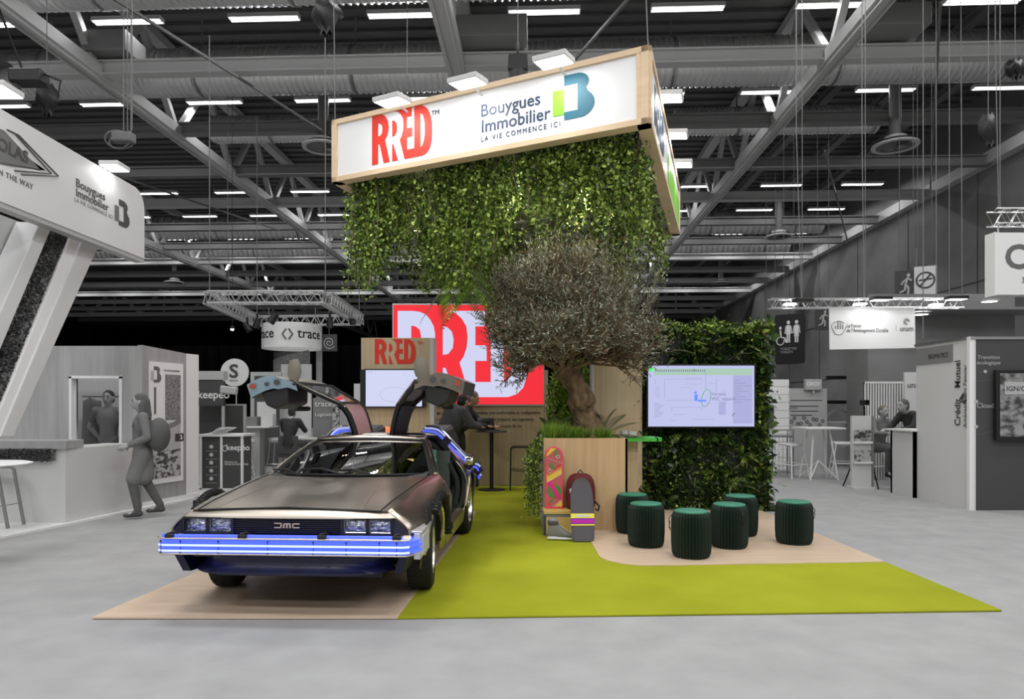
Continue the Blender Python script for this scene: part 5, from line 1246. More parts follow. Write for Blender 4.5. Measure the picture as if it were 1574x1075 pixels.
# seated person far left, seated and bending person at right counter
sit=dict(hip=(0,.05,.60),chest=(0,-.02,.93),neck=(0,-.06,1.12),head=(0,-.12,1.27),shL=(.185,-.04,1.07),shR=(-.185,-.04,1.07),elL=(.25,-.2,.86),wrL=(.16,-.42,.86),elR=(-.25,-.2,.86),wrR=(-.16,-.42,.86),hpL=(.1,0,.58),hpR=(-.1,0,.58),knL=(.13,-.42,.58),knR=(-.13,-.42,.58),anL=(.13,-.38,.12),anR=(-.13,-.38,.12))
person('person','person in a black jacket seated with back turned beside the white drum banner',(-4.75,14.6,.10),R(170),sit,dict(skin='skin_grey',top='cloth_dark',hair='cloth_dark',legs='dark_grey'),vox=.02)
sb=dict(bend); person('person','person in a dark jacket bending over the white counter on the right',(7.3,12.3,.0),R(-75),sb,dict(skin='skin_grey',top='cloth_dark',hair='cloth_grey',legs='dark_grey'),vox=.018)
person('person','grey haired person seated in front of the striped panel',(7.1,13.2,.12),R(10),sit,dict(skin='skin_grey',top='cloth_mid',hair='hair_grey',legs='cloth_grey'),vox=.02)

# ================================================================ left stand
o=slab('platform',[(-5.73,7.65),(-5.1,10.94),(-5.1,12.6),(-12,12.6),(-12,7.65-1.2),(-5.95,6.4)],0,.028,'white'); tag(o,'low white floor platform of the left stand','platform')
# fascia sign parallel to the depth axis, rounded far corner
XS=-5.12; t=thing('stand_fascia','long white curved end fascia of the left stand with company lettering','sign',(XS,8,3.545))
m=MB(); prof=[(3.5,0),(9.52,0),(9.52,.68)]+[(9.52-.25+.25*math.cos(R(a)),.68+.25*math.sin(R(a))) for a in(20,40,60,80,90)]+[(3.5,.93)]
m.prism([(0,y-8,z) for y,z in prof],(-.10,0,0)); m.build('fascia_panel','off_white',t,fix=True,bevel=.003)
m=MB(); m.b2((-.14,-4.5,-.05),(-.01,1.52,-.001)); m.build('edge_profile','light_grey',t)
def FS(px,py,dz=0): 
    Y=-XS*1050/(787-px); return frame(Vector((.004,Y-8,1.5-(py-624)*Y/1050-3.545)),(0,1,0))
mat('ink',g(.05),.5); mat('ink_mid',g(.13),.5); mat('ink_soft',g(.22),.5)
text('company_lettering','Bouygues',.14,'ink',FS(116,286),t,bold=.0008,xs=1.08); text('company_lettering','Immobilier',.14,'ink',FS(116,301),t,bold=.0008,xs=1.06)
text('tagline_lettering','LA VIE COMMENCE ICI',.062,'ink_soft',FS(114,309),t,spacing=1.25)
Mx=FS(176,343); bsym(Mx,.34,t,'ink','ink_mid')
# diamond logo
Y=lambda px:-XS*1050/(787-px)
def pz_(px,py): y_=Y(px); return (y_-8,1.5-(py-624)*y_/1050-3.545)
def lz(pts,off,mt,nm): m=MB(); m.prism([(off,*pz_(*p)) for p in pts],(.003,0,0)); return m.build(nm,mt,t,fix=True,smooth=0)
def out_(a): return a
lz([(-60,170),(6,201),(62,262),(70,262),(17,256),(-60,240)],.002,'ink_mid','diamond_logo')
for k,(a,b) in enumerate((( [(8,201),(17,203),(80,268),(20,263),(18,259),(68,263)]),'ink_mid'),) if 0 else []: pass
m=MB()
for pts in([(10,199),(22,205),(78,267),(22,262)],[(18,203),(28,208),(89,271),(32,268)]):
    m.tube([(.006,*pz_(*p)) for p in pts],.010,4)
m.build('diamond_outline','ink_mid',t)
text('brand_lettering','COLAS',.175,'ink',frame((.007,6.66-8,4.06-3.545),(0,1,0)),t,bold=.004,xs=1.02); bpy.context.view_layer.update()
text('slogan_lettering','WE OPEN THE WAY',.08,'ink_mid',frame((.004,6.48-8,3.81-3.545),(0,1,0)),t,spacing=1.15,bold=.001)
flood_t=thing('floodlight','white floodlight glowing over the top edge of the left stand fascia','floodlight',P(176,259,8.6))
m=MB(); m.box((0,0,.03),(.24,.28,.05)); m.build('housing','off_white',flood_t,bevel=.005); m=MB(); m.box((0,0,0),(.22,.26,.006)); m.build('led_panel','led_panel',flood_t); m=MB(); m.tube([(0,0,.03),(-.4,0,-.1)],.012,6); m.build('arm','light_grey',flood_t)
area('flood_beam',P(176,259,8.6)-Vector((0,0,.03)),.2,1.3,(0,R(30),0))
flood_t=thing('floodlight','white floodlight at the top left picture edge over the left stand','floodlight',P(2,142,6.4))
m=MB(); m.box((0,0,.03),(.24,.28,.05)); m.build('housing','off_white',flood_t,bevel=.005); m=MB(); m.box((0,0,0),(.22,.26,.006)); m.build('led_panel','led_panel',flood_t)
area('flood_beam',P(2,142,6.4)-Vector((0,0,.03)),.2,1.3,(0,R(30),0))
# slanting frames
def sy(px,X=-5.3): return -X*1050/(787-px)
def slant(name,lab,mt,pxs,X0,X1,cat='column'):
    # pxs: four (px,py) in the X0 plane
    m=MB(); pts=[]
    for px,py in pxs: y_=sy(px,X0); pts.append((X0,y_,1.5-(py-624)*y_/1050))
    m.prism(pts,(X1-X0,0,0)); o=m.build(name,mt,fix=True,smooth=0,bevel=.01); return tag(o,lab,cat)
slant('slanted_column','broad white slanting column under the far end of the left stand fascia','off_white',[(128,366),(152,378),(21,672),(0,672)],-5.32,-5.75)
slant('slanted_column','narrow white slanting column left of the moss strip','off_white',[(62,341),(80,349),(-56,672),(-85,672)],-5.32,-5.60)
o=slant('slanted_column','bright flat slanting board on the right side of the moss strip','white',[(110,360),(129,367),(0,672),(-17,672)],-5.34,-5.50)
o=slant('moss_strip','slanting strip of dark moss set between the white columns of the left stand','moss_ball',[(80,347),(112,361),(-17,672),(-56,672)],-5.42,-5.50,'moss panel')
c=[];n=9000; u=rng.random(n);v=rng.random(n)
A_,B_,C_,D_=[Vector((0,sy(px,-5.42),1.5-(py-624)*sy(px,-5.42)/1050)) for px,py in((80,347),(112,361),(-17,672),(-56,672))]
for a,b in zip(u,v): p=A_.lerp(B_,a).lerp(D_.lerp(C_,a),b); c.append((-5.40,p.y,p.z))
leaves('moss_tufts',np.array(c),rng.normal(0,1,(n,3))+np.array([1,0,0]),rdir(n),.045*np.ones(n),.035*np.ones(n),'moss',o)['kind']='stuff'
m=MB()
for k in range(46):
    a=.35+.3*rng.random(); b=[.30,.42,.52,.75,.86][k%5]+rng.normal(0,.03); p=A_.lerp(B_,a).lerp(D_.lerp(C_,a),b); m.ell((-5.41,p.y,p.z),(.045,.05,.045),n=10,m=7)
m.build('moss_cushions','moss_ball',o)['kind']='stuff'
# white back board with cut letters at the far left
# X plane board closer: carries stray letters
t=thing('side_board','white side board at the left picture edge with two grey letters','board',(-5.6,6.6,0)); m=MB(); m.prism([(-.02,-2.6,.9),(-.02,.35,.9),(-.02,1.50,3.6),(-.02,-2.6,3.6)],(-.05,0,0)); m.build('panel','off_white',t,fix=True)
def FB(px,py): y_=5.6*1050/(787-px); return frame(Vector((.004,y_-6.6,1.5-(py-624)*y_/1050)),(0,1,0))
text('letter','ce',.16,'ink_mid',FB(-8,408),t); text('letter','es',.16,'ink_mid',FB(-12,480),t)
# timber wall with window opening
Yw=9.97; t=thing('booth_wall','grey wood panelled booth wall with a square window opening','booth wall',(-5.9,Yw,.028))
def bx_(m,pxa,pxb,pya,pyb,d0=0,d1=.08):
    a=P(pxa,pyb,Yw)-Vector((-5.9,Yw,.028)); b=P(pxb,pya,Yw)-Vector((-5.9,Yw,.028)); a.z=max(a.z,0); m.b2((a.x,d0,a.z),(b.x,d1,b.z))
m=MB(); bx_(m,-40,108,532,790); bx_(m,187,218,532,790); bx_(m,108,187,532,580); bx_(m,108,187,688,790); m.build('wood_panel','wood_grey',t,smooth=0)
m=MB(); 
for a in((107,111,579,689),(184,188,579,689),(107,188,578,582),(107,188,686,689)): bx_(m,*a,-.02,.10)
m.build('window_frame','white',t,smooth=0)
m=MB(); m.b2((-1.2,1.2,0),(.3,1.25,2.3)); m.build('room_back_panel','light_grey',t); 
m=MB(); m.tube([(-1.0,1.0,1.62),(.25,1.0,1.62)],.012,6); m.build('coat_rail','dark_grey',t)
for k,(x,lab) in enumerate(((-5.98,'black coat hanging on the rail behind the booth window'),(-5.86,'second dark coat hanging on the rail behind the booth window'),(-6.72,'pale cloth bag hanging at the left behind the booth window'))):
    m=MB(); rows=[[(.16*s_*math.cos(a),.06*math.sin(a)*(1+.2*math.sin(5*a)),z) for a in np.linspace(0,2*PI,17)] for z,s_ in((.0,.2),(-.05,.9),(-.3,.95),(-.62,1.05),(-.75,1.0))]
    m.grid(rows); tag(m.build('hanging_coat','cloth_dark' if k<2 else 'cloth_mid',loc=(x,Yw+1.0-.02*k,1.63)),lab,'coat','coats behind the booth window')
# side wall with poster and white end
t=thing('poster_wall','narrow wood panelled side wall of the left booth with a framed poster','booth wall',(-5.40,9.97,.028)); dv=Vector((.235,.86,0)); Ld=dv.length; dn=dv.normalized(); nn_=Vector((dn.y,-dn.x,0))
m=MB(); m.prism([(0,0,0),tuple(dv),tuple(dv+Vector((0,0,2.30))),(0,0,2.36)],-nn_*.08); m.build('wood_panel','wood_grey_b' if 0 else 'wood_grey',t,fix=True,smooth=0)
m=MB(); m.prism([tuple(dv),tuple(dv+dn*.28),tuple(dv+dn*.28+Vector((0,0,2.30))),tuple(dv+Vector((0,0,2.30)))],-nn_*.09); m.build('white_end','white',t,fix=True,smooth=0)
m=MB(); m.prism([tuple(nn_*.02),tuple(dv+dn*.28+nn_*.02),tuple(dv+dn*.28+nn_*.02+Vector((0,0,.06))),tuple(nn_*.02+Vector((0,0,.06)))],-nn_*.02); m.build('skirting','white',t,fix=True,smooth=0)
po=thing('framed_poster','tall white poster with an apartment tower picture on the booth side wall','poster',(-5.40,9.97,.028))
def pp(a,z,off=.004): return tuple(dn*a+nn_*off+Vector((0,0,z)))
def pq(a0,a1,z0,z1,mt,nm,off): m=MB(); m.add([pp(a0,z0,off),pp(a1,z0,off),pp(a1,z1,off),pp(a0,z1,off)],[(0,1,2,3)]); return m.build(nm,mt,po)
m=MB(); m.prism([pp(.12,.30),pp(.80,.30),pp(.80,2.13),pp(.12,2.13)],nn_*.02); m.build('board','white',po,fix=True)
mat('poster_tower',g(.30),.5,noise=((30,30,60),g(.12),.4,.6)); mat('poster_scene',g(.45),.5,noise=((12,12,16),g(.05),.45,.58))
pq(.42,.74,1.25,1.95,'poster_tower','tower_picture',.027); pq(.18,.74,.38,.80,'poster_scene','terrace_picture',.027); pq(.18,.74,.80,1.22,'light_grey','sky_picture',.027)
m=MB(); m.prism([pp(.30,1.05,.028),pp(.74,1.20,.028),pp(.74,1.28,.028),pp(.28,1.12,.028)],nn_*.002); m.build('canopy_picture','mid_grey',po,fix=True)
pq(.62,.80,.92,1.04,'ink','caption_tab',.03); bsymM=frame(Vector(pp(.70,.945,.033)),dn); shape('caption_symbol',[fl2(BB,.07,.07)],'white',bsymM,po)
shape('logo_symbol',[fl2(BB,.20,.24)],'ink_mid',frame(Vector(pp(.14,1.82,.028)),dn),po); shape('logo_symbol_block',[fl2(BL,.20,.24)],'light_grey',frame(Vector(pp(.14,1.82,.028)),dn),po); text('poster_lettering','BOUYGUES IMMOBILIER',.030,'ink',frame(Vector(pp(.40,2.0,.028)),dn),po)
m=MB(); m.prism([pp(.20,1.35,.027),pp(.24,1.35,.027),pp(.24,1.75,.027),pp(.20,1.75,.027)],nn_*.001); m.build('text_bar','ink_mid',po,fix=True)
# reception counter of the left stand
t=thing('reception_counter','low pale reception counter in front of the booth window','counter',(-5.6,9.2,.028))
m=MB(); m.prism([(-.02,-.60,0),(.19,.72,0),(.19,.72,.93),(-.02,-.60,.93)],(-.5,.05,0)); m.prism([(-.02,-.60,0),(-.02,-.60,.93),(-1.6,-.60,.93),(-1.6,-.60,0)],(0,.06,0)); m.build('body','off_white',t,fix=True,smooth=0)
m=MB(); m.b2((-1.8,-.66,.93),(.02,-.30,1.035)); m.build('counter_top','wood_grey',t,bevel=.004)
ms=MB(); ms.b2((-1.8,-.655,.78),(-.14,-.615,.92)); mo=ms.build('moss_trough','moss_ball',t)
n=3500; c=np.stack([-1.8+1.64*rng.random(n),-.66+0*rng.random(n),.78+.14*rng.random(n)],1); leaves('moss_tufts',c,rng.normal(0,1,(n,3))+np.array([0,-1,0]),rdir(n),.03*np.ones(n),.022*np.ones(n),'moss',mo)['kind']='stuff'
t=thing('round_side_table','white round table top at the left picture edge','table',(-4.97,6.4,0)); m=MB(); m.lathe([(0,.94),(.36,.94),(.40,.955),(.36,.965),(0,.965)],n=36); m.build('table_top','white',t); m=MB(); m.tube([(0,0,0),(0,0,.94)],.03,8); m.build('column','white',t)
t=thing('bar_stool','grey tubular bar stool at the left picture edge','stool',(-6.2,8.33,.029)); t.scale=(.9,.9,.9)
m=MB(); m.box((-.22,0,.80),(.36,.36,.02)); m.build('seat','light_grey',t,bevel=.006)
for y in(-.15,.15):
    m=MB(); m.tube([(-.42,y,0),(-.38,y,.76),(-.35,y,.795),(-.02,y,.795),(.03,y,.76),(.17,y,0)],.022,8); m.build('leg_frame','mid_grey',t)
m=MB(); m.tube([(-.4,-.15,.26),(.12,-.15,.30)],.006,5); m.tube([(.12,-.15,.30),(.12,.15,.30)],.006,5); m.build('footrest','mid_grey',t)

# ================================================================ stands behind on the left
t=thing('promo_counter','dark framed promo counter with white logo lettering behind the left booth','counter',(-5.10,12.0,0))
a0=P(319,760,11.55); 
m=MB(); m.b2((-.36,0,.05),(.0,.5,.97)); m.b2((0,0,.05),(.36,.42,.97)); m.build('dark_panel','dark_grey',t,smooth=0)
m=MB()
for x in(-.36,0,.36): m.b2((x-.018,-.02,0),(x+.018,.02,1.0))
m.b2((-.38,-.02,0),(.38,.01,.05)); m.b2((-.40,-.04,.96),(.40,.52,1.0)); m.build('white_frame','white',t,smooth=0)
text('brand_lettering','keepéo',.14,'white',frame((.08,-.006,.72),(1,0,0)),t,bold=.002); text('slogan_lettering','Maîtrisez vos\nPIÈCES DE RECHANGE',.042,'white',frame((.05,-.006,.50),(1,0,0)),t)
m=MB()
for k in range(5): m.ell((-.18,-.008,.78-.14*k),(.035,.003,.035),n=10,m=6); m.b2((-.28,-.006,.70-.14*k),(-.08,-.003,.704-.14*k))
m.build('pictograms','off_white',t); m=MB(); m.tube([(.06+.04*math.cos(a),-.008,.75+.05*math.sin(a)) for a in np.linspace(0,2*PI,13)[:-1]],.008,4,closed=True); m.build('logo_ring','off_white',t)
o=MB()
for k in range(5): o.box((-5.2+.04*k,12.1,1.02+.022*k),(.24,.18,.02),Matrix.Rotation(.3*k,4,'Z'))
tag(o.build('paper_heap','off_white'),'loose heap of white papers on the dark promo counter','papers')
t=thing('booth_header','dark header panel with white logo lettering above the dark monitor','sign',P(322,604,12.6)); m=MB(); m.b2((-.42,0,-.24),(.26,.08,.22)); m.build('panel','dark_grey',t); text('brand_lettering','keepéo',.20,'white',frame((-.22,-.006,-.10),(1,0,0)),t,bold=.003)
m=MB(); m.b2((-.40,0,.24),(.26,.2,.40)); m.build('top_block','light_grey',t); m=MB(); m.b2((-.42,.01,-1.95),(-.38,.06,-.2)); m.b2((.22,.01,-1.95),(.26,.06,-.2)); m.build('post','light_grey',t)
t=thing('projector_arm','pale horizontal lamp head beside the dark header panel','lamp',P(352,600,12.6)); m=MB(); m.box((0,0,0),(.30,.12,.14),Matrix.Rotation(.12,4,'Y')); m.build('head','light_grey',t,bevel=.02); m=MB(); m.tube([(-.14,.05,0),(-.35,.1,.03)],.02,6); m.build('arm','light_grey',t)
t=thing('dark_monitor','large dark monitor in a pale frame behind the dark promo counter','screen',P(340,648,13.0)); m=MB(); m.b2((-.45,0,-.33),(.46,.06,.33)); m.build('frame','light_grey',t); m=MB(); m.b2((-.41,-.01,-.30),(.42,-.001,.30)); m.build('display','dark_grey',t); m=MB(); m.b2((-.05,0,-1.20),(.05,.05,-.33)); m.b2((-.3,-.15,-1.20),(.3,.2,-1.17)); m.build('stand','mid_grey',t)
t=thing('round_sign','round pale sign with a dark letter S on a thin pole','sign',P(361,573,14.0)); m=MB(); m.lathe([(0,-.02),(.285,-.02),(.285,.02),(0,.02)],n=36,axis='Y'); m.build('disc','off_white',t); text('letter','S',.38,'ink',frame((-.11,-.024,-.10),(1,0,0)),t,bold=.01,xs=1.1); text('lettering','SEREINE',.05,'ink_mid',frame((-.11,-.024,-.18),(1,0,0)),t)
m=MB(); m.tube([(.03,0,-.28),(.03,0,-2.17)],.012,6); m.lathe([(0,-2.17),(.15,-2.17),(.15,-2.15),(0,-2.15)],n=16); m.build('pole','light_grey',t)
def wstool(px,pyb,Y_,lab,h=.80,r=.17,pad=True,grp='white bar stools at the left stands'):
    t=thing('bar_stool',lab,'stool',(P(px,624,Y_).x,Y_,0),random.random()); t['group']=grp
    m=MB(); m.lathe([(0,h),(r,h-.005),(r+.01,h-.05),(r-.02,h-.10),(0,h-.10)],n=20); m.build('seat','off_white',t); 
    for k in range(4):
        a=k*PI/2+.6; m=MB(); m.tube([(r*.8*math.cos(a),r*.8*math.sin(a),h-.08),(-.02*math.cos(a),-.02*math.sin(a),h*.55) if 0 else (r*1.0*math.cos(a),r*1.0*math.sin(a),h*.5),(r*1.5*math.cos(a),r*1.5*math.sin(a),0)],.012,6); m.build('leg','aluminium' if pad else 'off_white',t)
    m=MB(); m.tube([(r*1.22*math.cos(k*PI/2+.6),r*1.22*math.sin(k*PI/2+.6),h*.28) for k in range(4)],.008,5,closed=True); m.build('footrest','aluminium',t)
wstool(378,730,14.2,'white padded bar stool nearest the dark promo counter'); wstool(425,720,15.0,'white padded bar stool left of the seated person'); wstool(465,705,16.2,'white padded bar stool hidden behind the car bonnet corner')
t=thing('high_table','pale high table with a thin top between the white padded stools','table',(P(396,624,14.8).x,14.8,0)); m=MB(); m.b2((-.58,-.3,1.03),(.35,.3,1.06)); m.build('table_top','white',t); m=MB(); m.b2((-.25,-.15,0),(.10,.15,1.03)); m.build('pedestal','light_grey',t)
o=MB().box((0,0,.10),(.36,.28,.20)).build('storage_box','mid_grey',loc=(P(388,0,14.8).x-.05,14.8,1.062),bevel=.004); tag(o,'dark grey box standing on the pale high table','box')
o=MB().box((0,0,.13),(.26,.22,.26)).build('storage_box','off_white',loc=(P(408,0,14.8).x+.05,14.85,1.062),bevel=.004); tag(o,'white box standing on the pale high table','box')
def panel(nm,lab,x0,x1,y0,y1,Y_,mt,cat='panel',th=.08,parent=None,foot=True):
    a=P(x0,y1,Y_); b=P(x1,y0,Y_); zb=0 if foot else a.z
    o=MB().b2((-(b.x-a.x)/2,0,0),((b.x-a.x)/2,th,b.z-zb)).build(nm,mt,loc=((a.x+b.x)/2,Y_,zb),smooth=0); return tag(o,lab,cat)
panel('partition','tall pale panel left of the white drum banner behind the raised car door',385,432,572,700,17.0,'light_grey')
panel('partition','tall dark panel in a pale frame behind the raised car door',391,428,578,700,16.9,'dark_grey',cat='panel')
o=panel('notice_board','white notice on the dark panel behind the raised car door',395,424,618,641,16.85,'off_white',cat='notice',th=.03,foot=False)
panel('white_partition','tall white partition under the white drum banner',432,478,560,705,17.6,'off_white')
panel('photo_partition','pale panel with grey photo and small white lettering',481,511,612,705,16.4,'mid_grey')
o=thing('stand_lettering','small white lettering on the grey photo panel','lettering',P(484,622,16.38)); text('lettering','trace',.20,'white',frame((.0,-.01,-.05),(1,0,0)),o); text('lettering','Logiciels',.12,'white',frame((.0,-.01,-.28),(1,0,0)),o)
o=P(484,622,16.38)
panel('patterned_column','narrow dark patterned column right of the grey photo panel',511,521,620,700,16.3,'poster_scene')
panel('pale_partition','low pale partition behind the open car door hinge',521,556,630,690,18.5,'light_grey')
panel('white_cupboard','small bright white cabinet block left of the birch tower',544,556,590,634,18.0,'off_white','cabinet')
panel('tall_post','tall pale post right of the white drum banner',486,494,500,690,18.4,'light_grey','post')
t=thing('wicker_counter','pale textured counter beside the seated person','counter',(P(470,0,15.6).x,15.6,0)); m=MB(); m.b2((-.55,0,0),(.55,.4,.72)); m.build('body','poster_tower',t); m=MB(); m.b2((-.58,-.03,.72),(.58,.43,.76)); m.build('worktop','off_white',t)
t=thing('desk_chair','low dark chair of the seated person','chair',(-4.75,14.72,0)); m=MB(); m.b2((-.22,-.22,.40),(.22,.22,.47)); m.build('seat','dark_grey',t,bevel=.01); m=MB(); m.b2((-.21,-.24,.47),(.21,-.20,.86)); m.build('backrest','dark_grey',t,bevel=.01); m=MB(); m.tube([(0,0,0),(0,0,.4)],.04,8); m.lathe([(0,0),(.26,0),(.26,.02),(0,.04)],n=16); m.build('base','dark_grey',t)
# trace drum banner
c0=P(449,518,17.5); t=thing('drum_banner','white drum shaped banner with black lettering hanging from the truss square','banner',c0)
m=MB(); rr=.74; m.lathe([(rr,-.32),(rr,.30),(rr-.02,.30),(rr-.02,-.32),(rr,-.32)],n=64); m.build('drum','white',t)
def curved(body,a0,size,mt):
    c=bpy.data.curves.new('x','FONT'); c.body=body; c.size=size; c.extrude=.001; c.offset=.004; o=bpy.data.objects.new('x',c); COL.objects.link(o); me=bpy.data.meshes.new_from_object(o.evaluated_get(bpy.context.evaluated_depsgraph_get())); bpy.data.objects.remove(o)
    for v in me.vertices: a=a0+v.co.x/rr; z=v.co.y; v.co=(math.sin(a)*(rr+.006),-math.cos(a)*(rr+.006),z-.08)
    me.materials.clear(); me.materials.append(MATS[mt]); ob=bpy.data.objects.new('lettering',me); COL.objects.link(ob); ob.parent=t
curved('trace',-1.25,.34,'ink'); curved('trace',.48,.34,'ink')
m=MB()
for s in(-1,1):
    pts=[(.0+s*.03,.13),(.0+s*.12,.0),(.0+s*.03,-.13)]
    m.tube([(math.sin((x+.12)/rr)*(rr+.01),-math.cos((x+.12)/rr)*(rr+.01),z) for x,z in pts],.022,5)
m.build('diamond_symbol','ink_mid',t); m=MB()
for s in(-1,1): m.tube([(s*.6,0,.3),(s*.6,0,.75)],.012,5)
m.build('suspension_wire','steel_dark',t)
t=thing('spiral_sign','dark square sign with a white spiral right of the white drum banner','sign',P(506,527,17.8)); m=MB(); m.b2((-.20,0,-.22),(.20,.04,.22)); m.build('panel','dark_grey',t); m=MB(); m.tube([((.02+.012*a)*math.cos(a),-.01,(.02+.012*a)*math.sin(a)) for a in np.linspace(0,12,60)],.008,4); m.build('spiral','white',t); m=MB(); m.tube([(0,0,.22),(0,0,.9)],.01,4); m.build('suspension_wire','steel_dark',t)
c0=P(450,545,18.3); t=thing('curved_screen','dark curved photo wall under the white drum banner','display',(c0.x,c0.y,0)); m=MB(); rows=[[(.50*math.sin(a),-.3*math.cos(a),z) for a in np.linspace(-1.3,1.3,13)] for z in(0,2.93)]; m.grid(rows); m.build('panel','dark_grey',t); m=MB(); rows=[[(.51*math.sin(a),-.31*math.cos(a)-.003,z+.14*math.sin(a)) for a in np.linspace(-1.3,1.3,13)] for z in(2.2,2.85)]; m.grid(rows); m.build('picture','poster_tower',t)
# square lighting truss
def truss(a,b,w_,parent,n,mt='aluminium',nm='truss_run',r=.022):
    a=Vector(a);b=Vector(b);d=(b-a);u=Vector((0,0,1));s=d.normalized().cross(u).normalized(); m=MB()
    ch=[(s*i+u*j)*w_/2 for i,j in((-1,-1),(1,-1),(1,1),(-1,1))]
    for c_ in ch: m.tube([a+c_,b+c_],r,5)
    for k in range(n):
        p=a+d*k/n;q=a+d*(k+.5)/n;e=a+d*(k+1)/n
        for i in range(4):
            m.tube([p+ch[i],q+ch[(i+1)%4]],r*.5,3,cap=False); m.tube([q+ch[(i+1)%4],e+ch[i]],r*.5,3,cap=False)
    return m.build(nm,mt,parent)
t=thing('lighting_truss','square aluminium lighting truss hanging over the white drum banner','truss',(0,0,0)); zt=3.95
corn=[P(322,0,15.5).xy,P(500,0,15.5).xy,P(552,0,19.5).xy,P(395,0,19.8).xy]
cs=[Vector((c_[0],c_[1],0)) for c_ in corn]; mid=sum(cs,Vector())/4+Vector((0,0,zt)); t.location=mid
for k in range(4): a=cs[k]+Vector((0,0,zt))-mid; b=cs[(k+1)%4]+Vector((0,0,zt))-mid; truss(a,b,.26,t,int((b-a).length/.3),'light_grey')
m=MB()
for k in range(4): a=cs[k]+Vector((0,0,zt))-mid; m.tube([a,a+Vector((0,0,ZB-zt+.1))],.012,4)
m.build('suspension_wire','steel_dark',t)
for i,(px,py,Y_,lab) in enumerate([(420,490,15.4,'black spotlight on the front bar of the truss square'),(395,498,17,'black spotlight at the left of the truss square'),(507,497,16.8,'black spotlight at the right bar of the truss square'),(541,492,18.2,'black spotlight at the far right corner of the truss square'),(380,503,17.6,'lower left black spotlight under the truss square')]):
    t=thing('stage_spotlight',lab,'spotlight',P(px,py,Y_)); t['group']='spotlights on the truss square'; M=Matrix.Rotation(.6-.3*i,3,'Y'); m=MB(); m.lathe([(0,.14),(.07,.12),(.09,-.12),(.07,-.12),(0,-.05)],n=12,M=M); m.build('lamp_can','black',t); m=MB(); m.tube([(0,0,0),(0,0,.25)],.03,6); m.build('yoke','black',t)
t=thing('point_lamp','tiny very bright lamp left of the truss square','lamp',P(357,506,20)); m=MB(); m.ell((0,0,0),(.05,.05,.05)); m.build('bulb','lamp_white',t); m=MB(); m.lathe([(.07,.0),(.06,.08),(0,.08)],n=10); m.tube([(0,0,.06),(0,0,8.5)],.008,4); m.build('holder','black',t)

# ================================================================ right stands
t=thing('exhibition_booth','white and dark exhibition booth with vertical dark lettering on the right','booth',(6.58,9.82,0))
m=MB(); m.b2((0,0,0),(.06,1.30,2.47)); m.b2((.06,1.24,0),(1.2,1.30,2.47)); m.build('white_wall','off_white',t,smooth=0)
m=MB(); m.b2((.05,-.03,0),(4.2,.03,2.45)); m.build('dark_wall','dark_grey',t,smooth=0)
m=MB(); m.b2((-.03,-.04,0),(.04,.02,2.49)); m.b2((.05,-.03,0),(.065,-.031,2.45)); m.build('corner_post','white',t); m=MB(); m.b2((-.02,0,2.46),(.07,1.32,2.50)); m.b2((-.02,-.05,2.45),(4.2,.0,2.49)); m.build('top_rail','aluminium',t)
m=MB(); m.b2((-.012,.37,2.16),(0,1.28,2.42)); m.build('header_strip','mid_grey',t)
# lettering on the wall facing left (normal -X): right direction = -Y
def FW(y,z,rot=False):
    if rot: return frame((-.016,y,z),(0,0,1),(0,1,0))  # reading upwards
    return frame((-.016,y,z),(0,-1,0))
text('header_lettering','BIOMATICS',.10,'ink',FW(.95,2.24),t,xs=.95)
text('bank_lettering','Crédit',.18,'ink',frame((-.008,.20,1.20),(0,0,1),(0,1,0)),t,bold=.0015,xs=.85); text('bank_lettering','Mutuel',.18,'ink',frame((-.008,.20,1.76),(0,0,1),(0,1,0)),t,bold=.0015,xs=.82)
m=MB(); 
for s in(-1,1): m.tube([(-.012,.19,1.58+.02*s),(-.012,.12,1.62+.06*s),(-.012,.06,1.60+.02*s)],.012,5); m.tube([(-.012,.16,1.60),(-.012,.10,1.60+.07*s)],.01,5)
m.build('bank_symbol','ink',t)
text('subtitle_lettering','Aménagement Foncier',.105,'ink_mid',frame((-.008,.06,1.18),(0,0,1),(0,1,0)),t,xs=.95)
text('booth_lettering','Transition\nécologique',.078,'light_grey',frame((.25,-.034,2.17),(1,0,0)),t,align='CENTER'); text('booth_lettering','Cloud',.10,'light_grey',frame((.075,-.034,1.47),(1,0,0)),t)
m=MB(); 
for x,z in((.20,1.99),(.075,1.56),(.075,1.20)): m.lathe([(0,-.036),(.024,-.036),(.024,-.03)],(x,0,z),14,'Y')
m.build('dots','light_grey',t); m=MB()
m.tube([(.09,-.032,1.47),(.7,-.032,1.50),(1.2,-.032,1.6)],.002,3); m.tube([(.07,-.032,1.85),(.8,-.032,1.93),(1.3,-.032,1.88)],.002,3); m.tube([(.09,-.032,1.08),(.6,-.032,1.2)],.002,3); m.build('curved_lines','mid_grey',t)
mat('screen_photo',g(.3),.3,noise=((7,7,12),g(.05),.4,.6),emit=None)
t,w_,h_=tv('wall_screen','black framed screen with grey picture on the dark booth wall',6.93,8.2,1.06,1.96,9.70,'screen_photo',b=.05)
m=MB(); m.b2((-w_+.06,-.012,h_-.30),(-w_+.42,-.008,h_-.12)); m.build('caption_box','light_grey',t); text('screen_lettering','IGN/CN',.10,'ink',frame((-w_+.08,-.015,h_-.25),(1,0,0)),t)
t=thing('counter_desk','white counter attached to the white booth wall','counter',(6.54,11.1,0)); m=MB(); m.b2((0,0,0),(.06,.70,1.08)); m.b2((0,0,0),(.9,.05,1.08)) ; m.b2((0,.65,0),(.9,.70,1.08)); m.build('body','off_white',t,smooth=0); m=MB(); m.b2((-.05,-.02,1.08),(.95,.75,1.11)); m.build('worktop','white',t)
t=thing('brochure_rack','narrow white brochure rack left of the white counter','rack',(6.30,12.3,0))
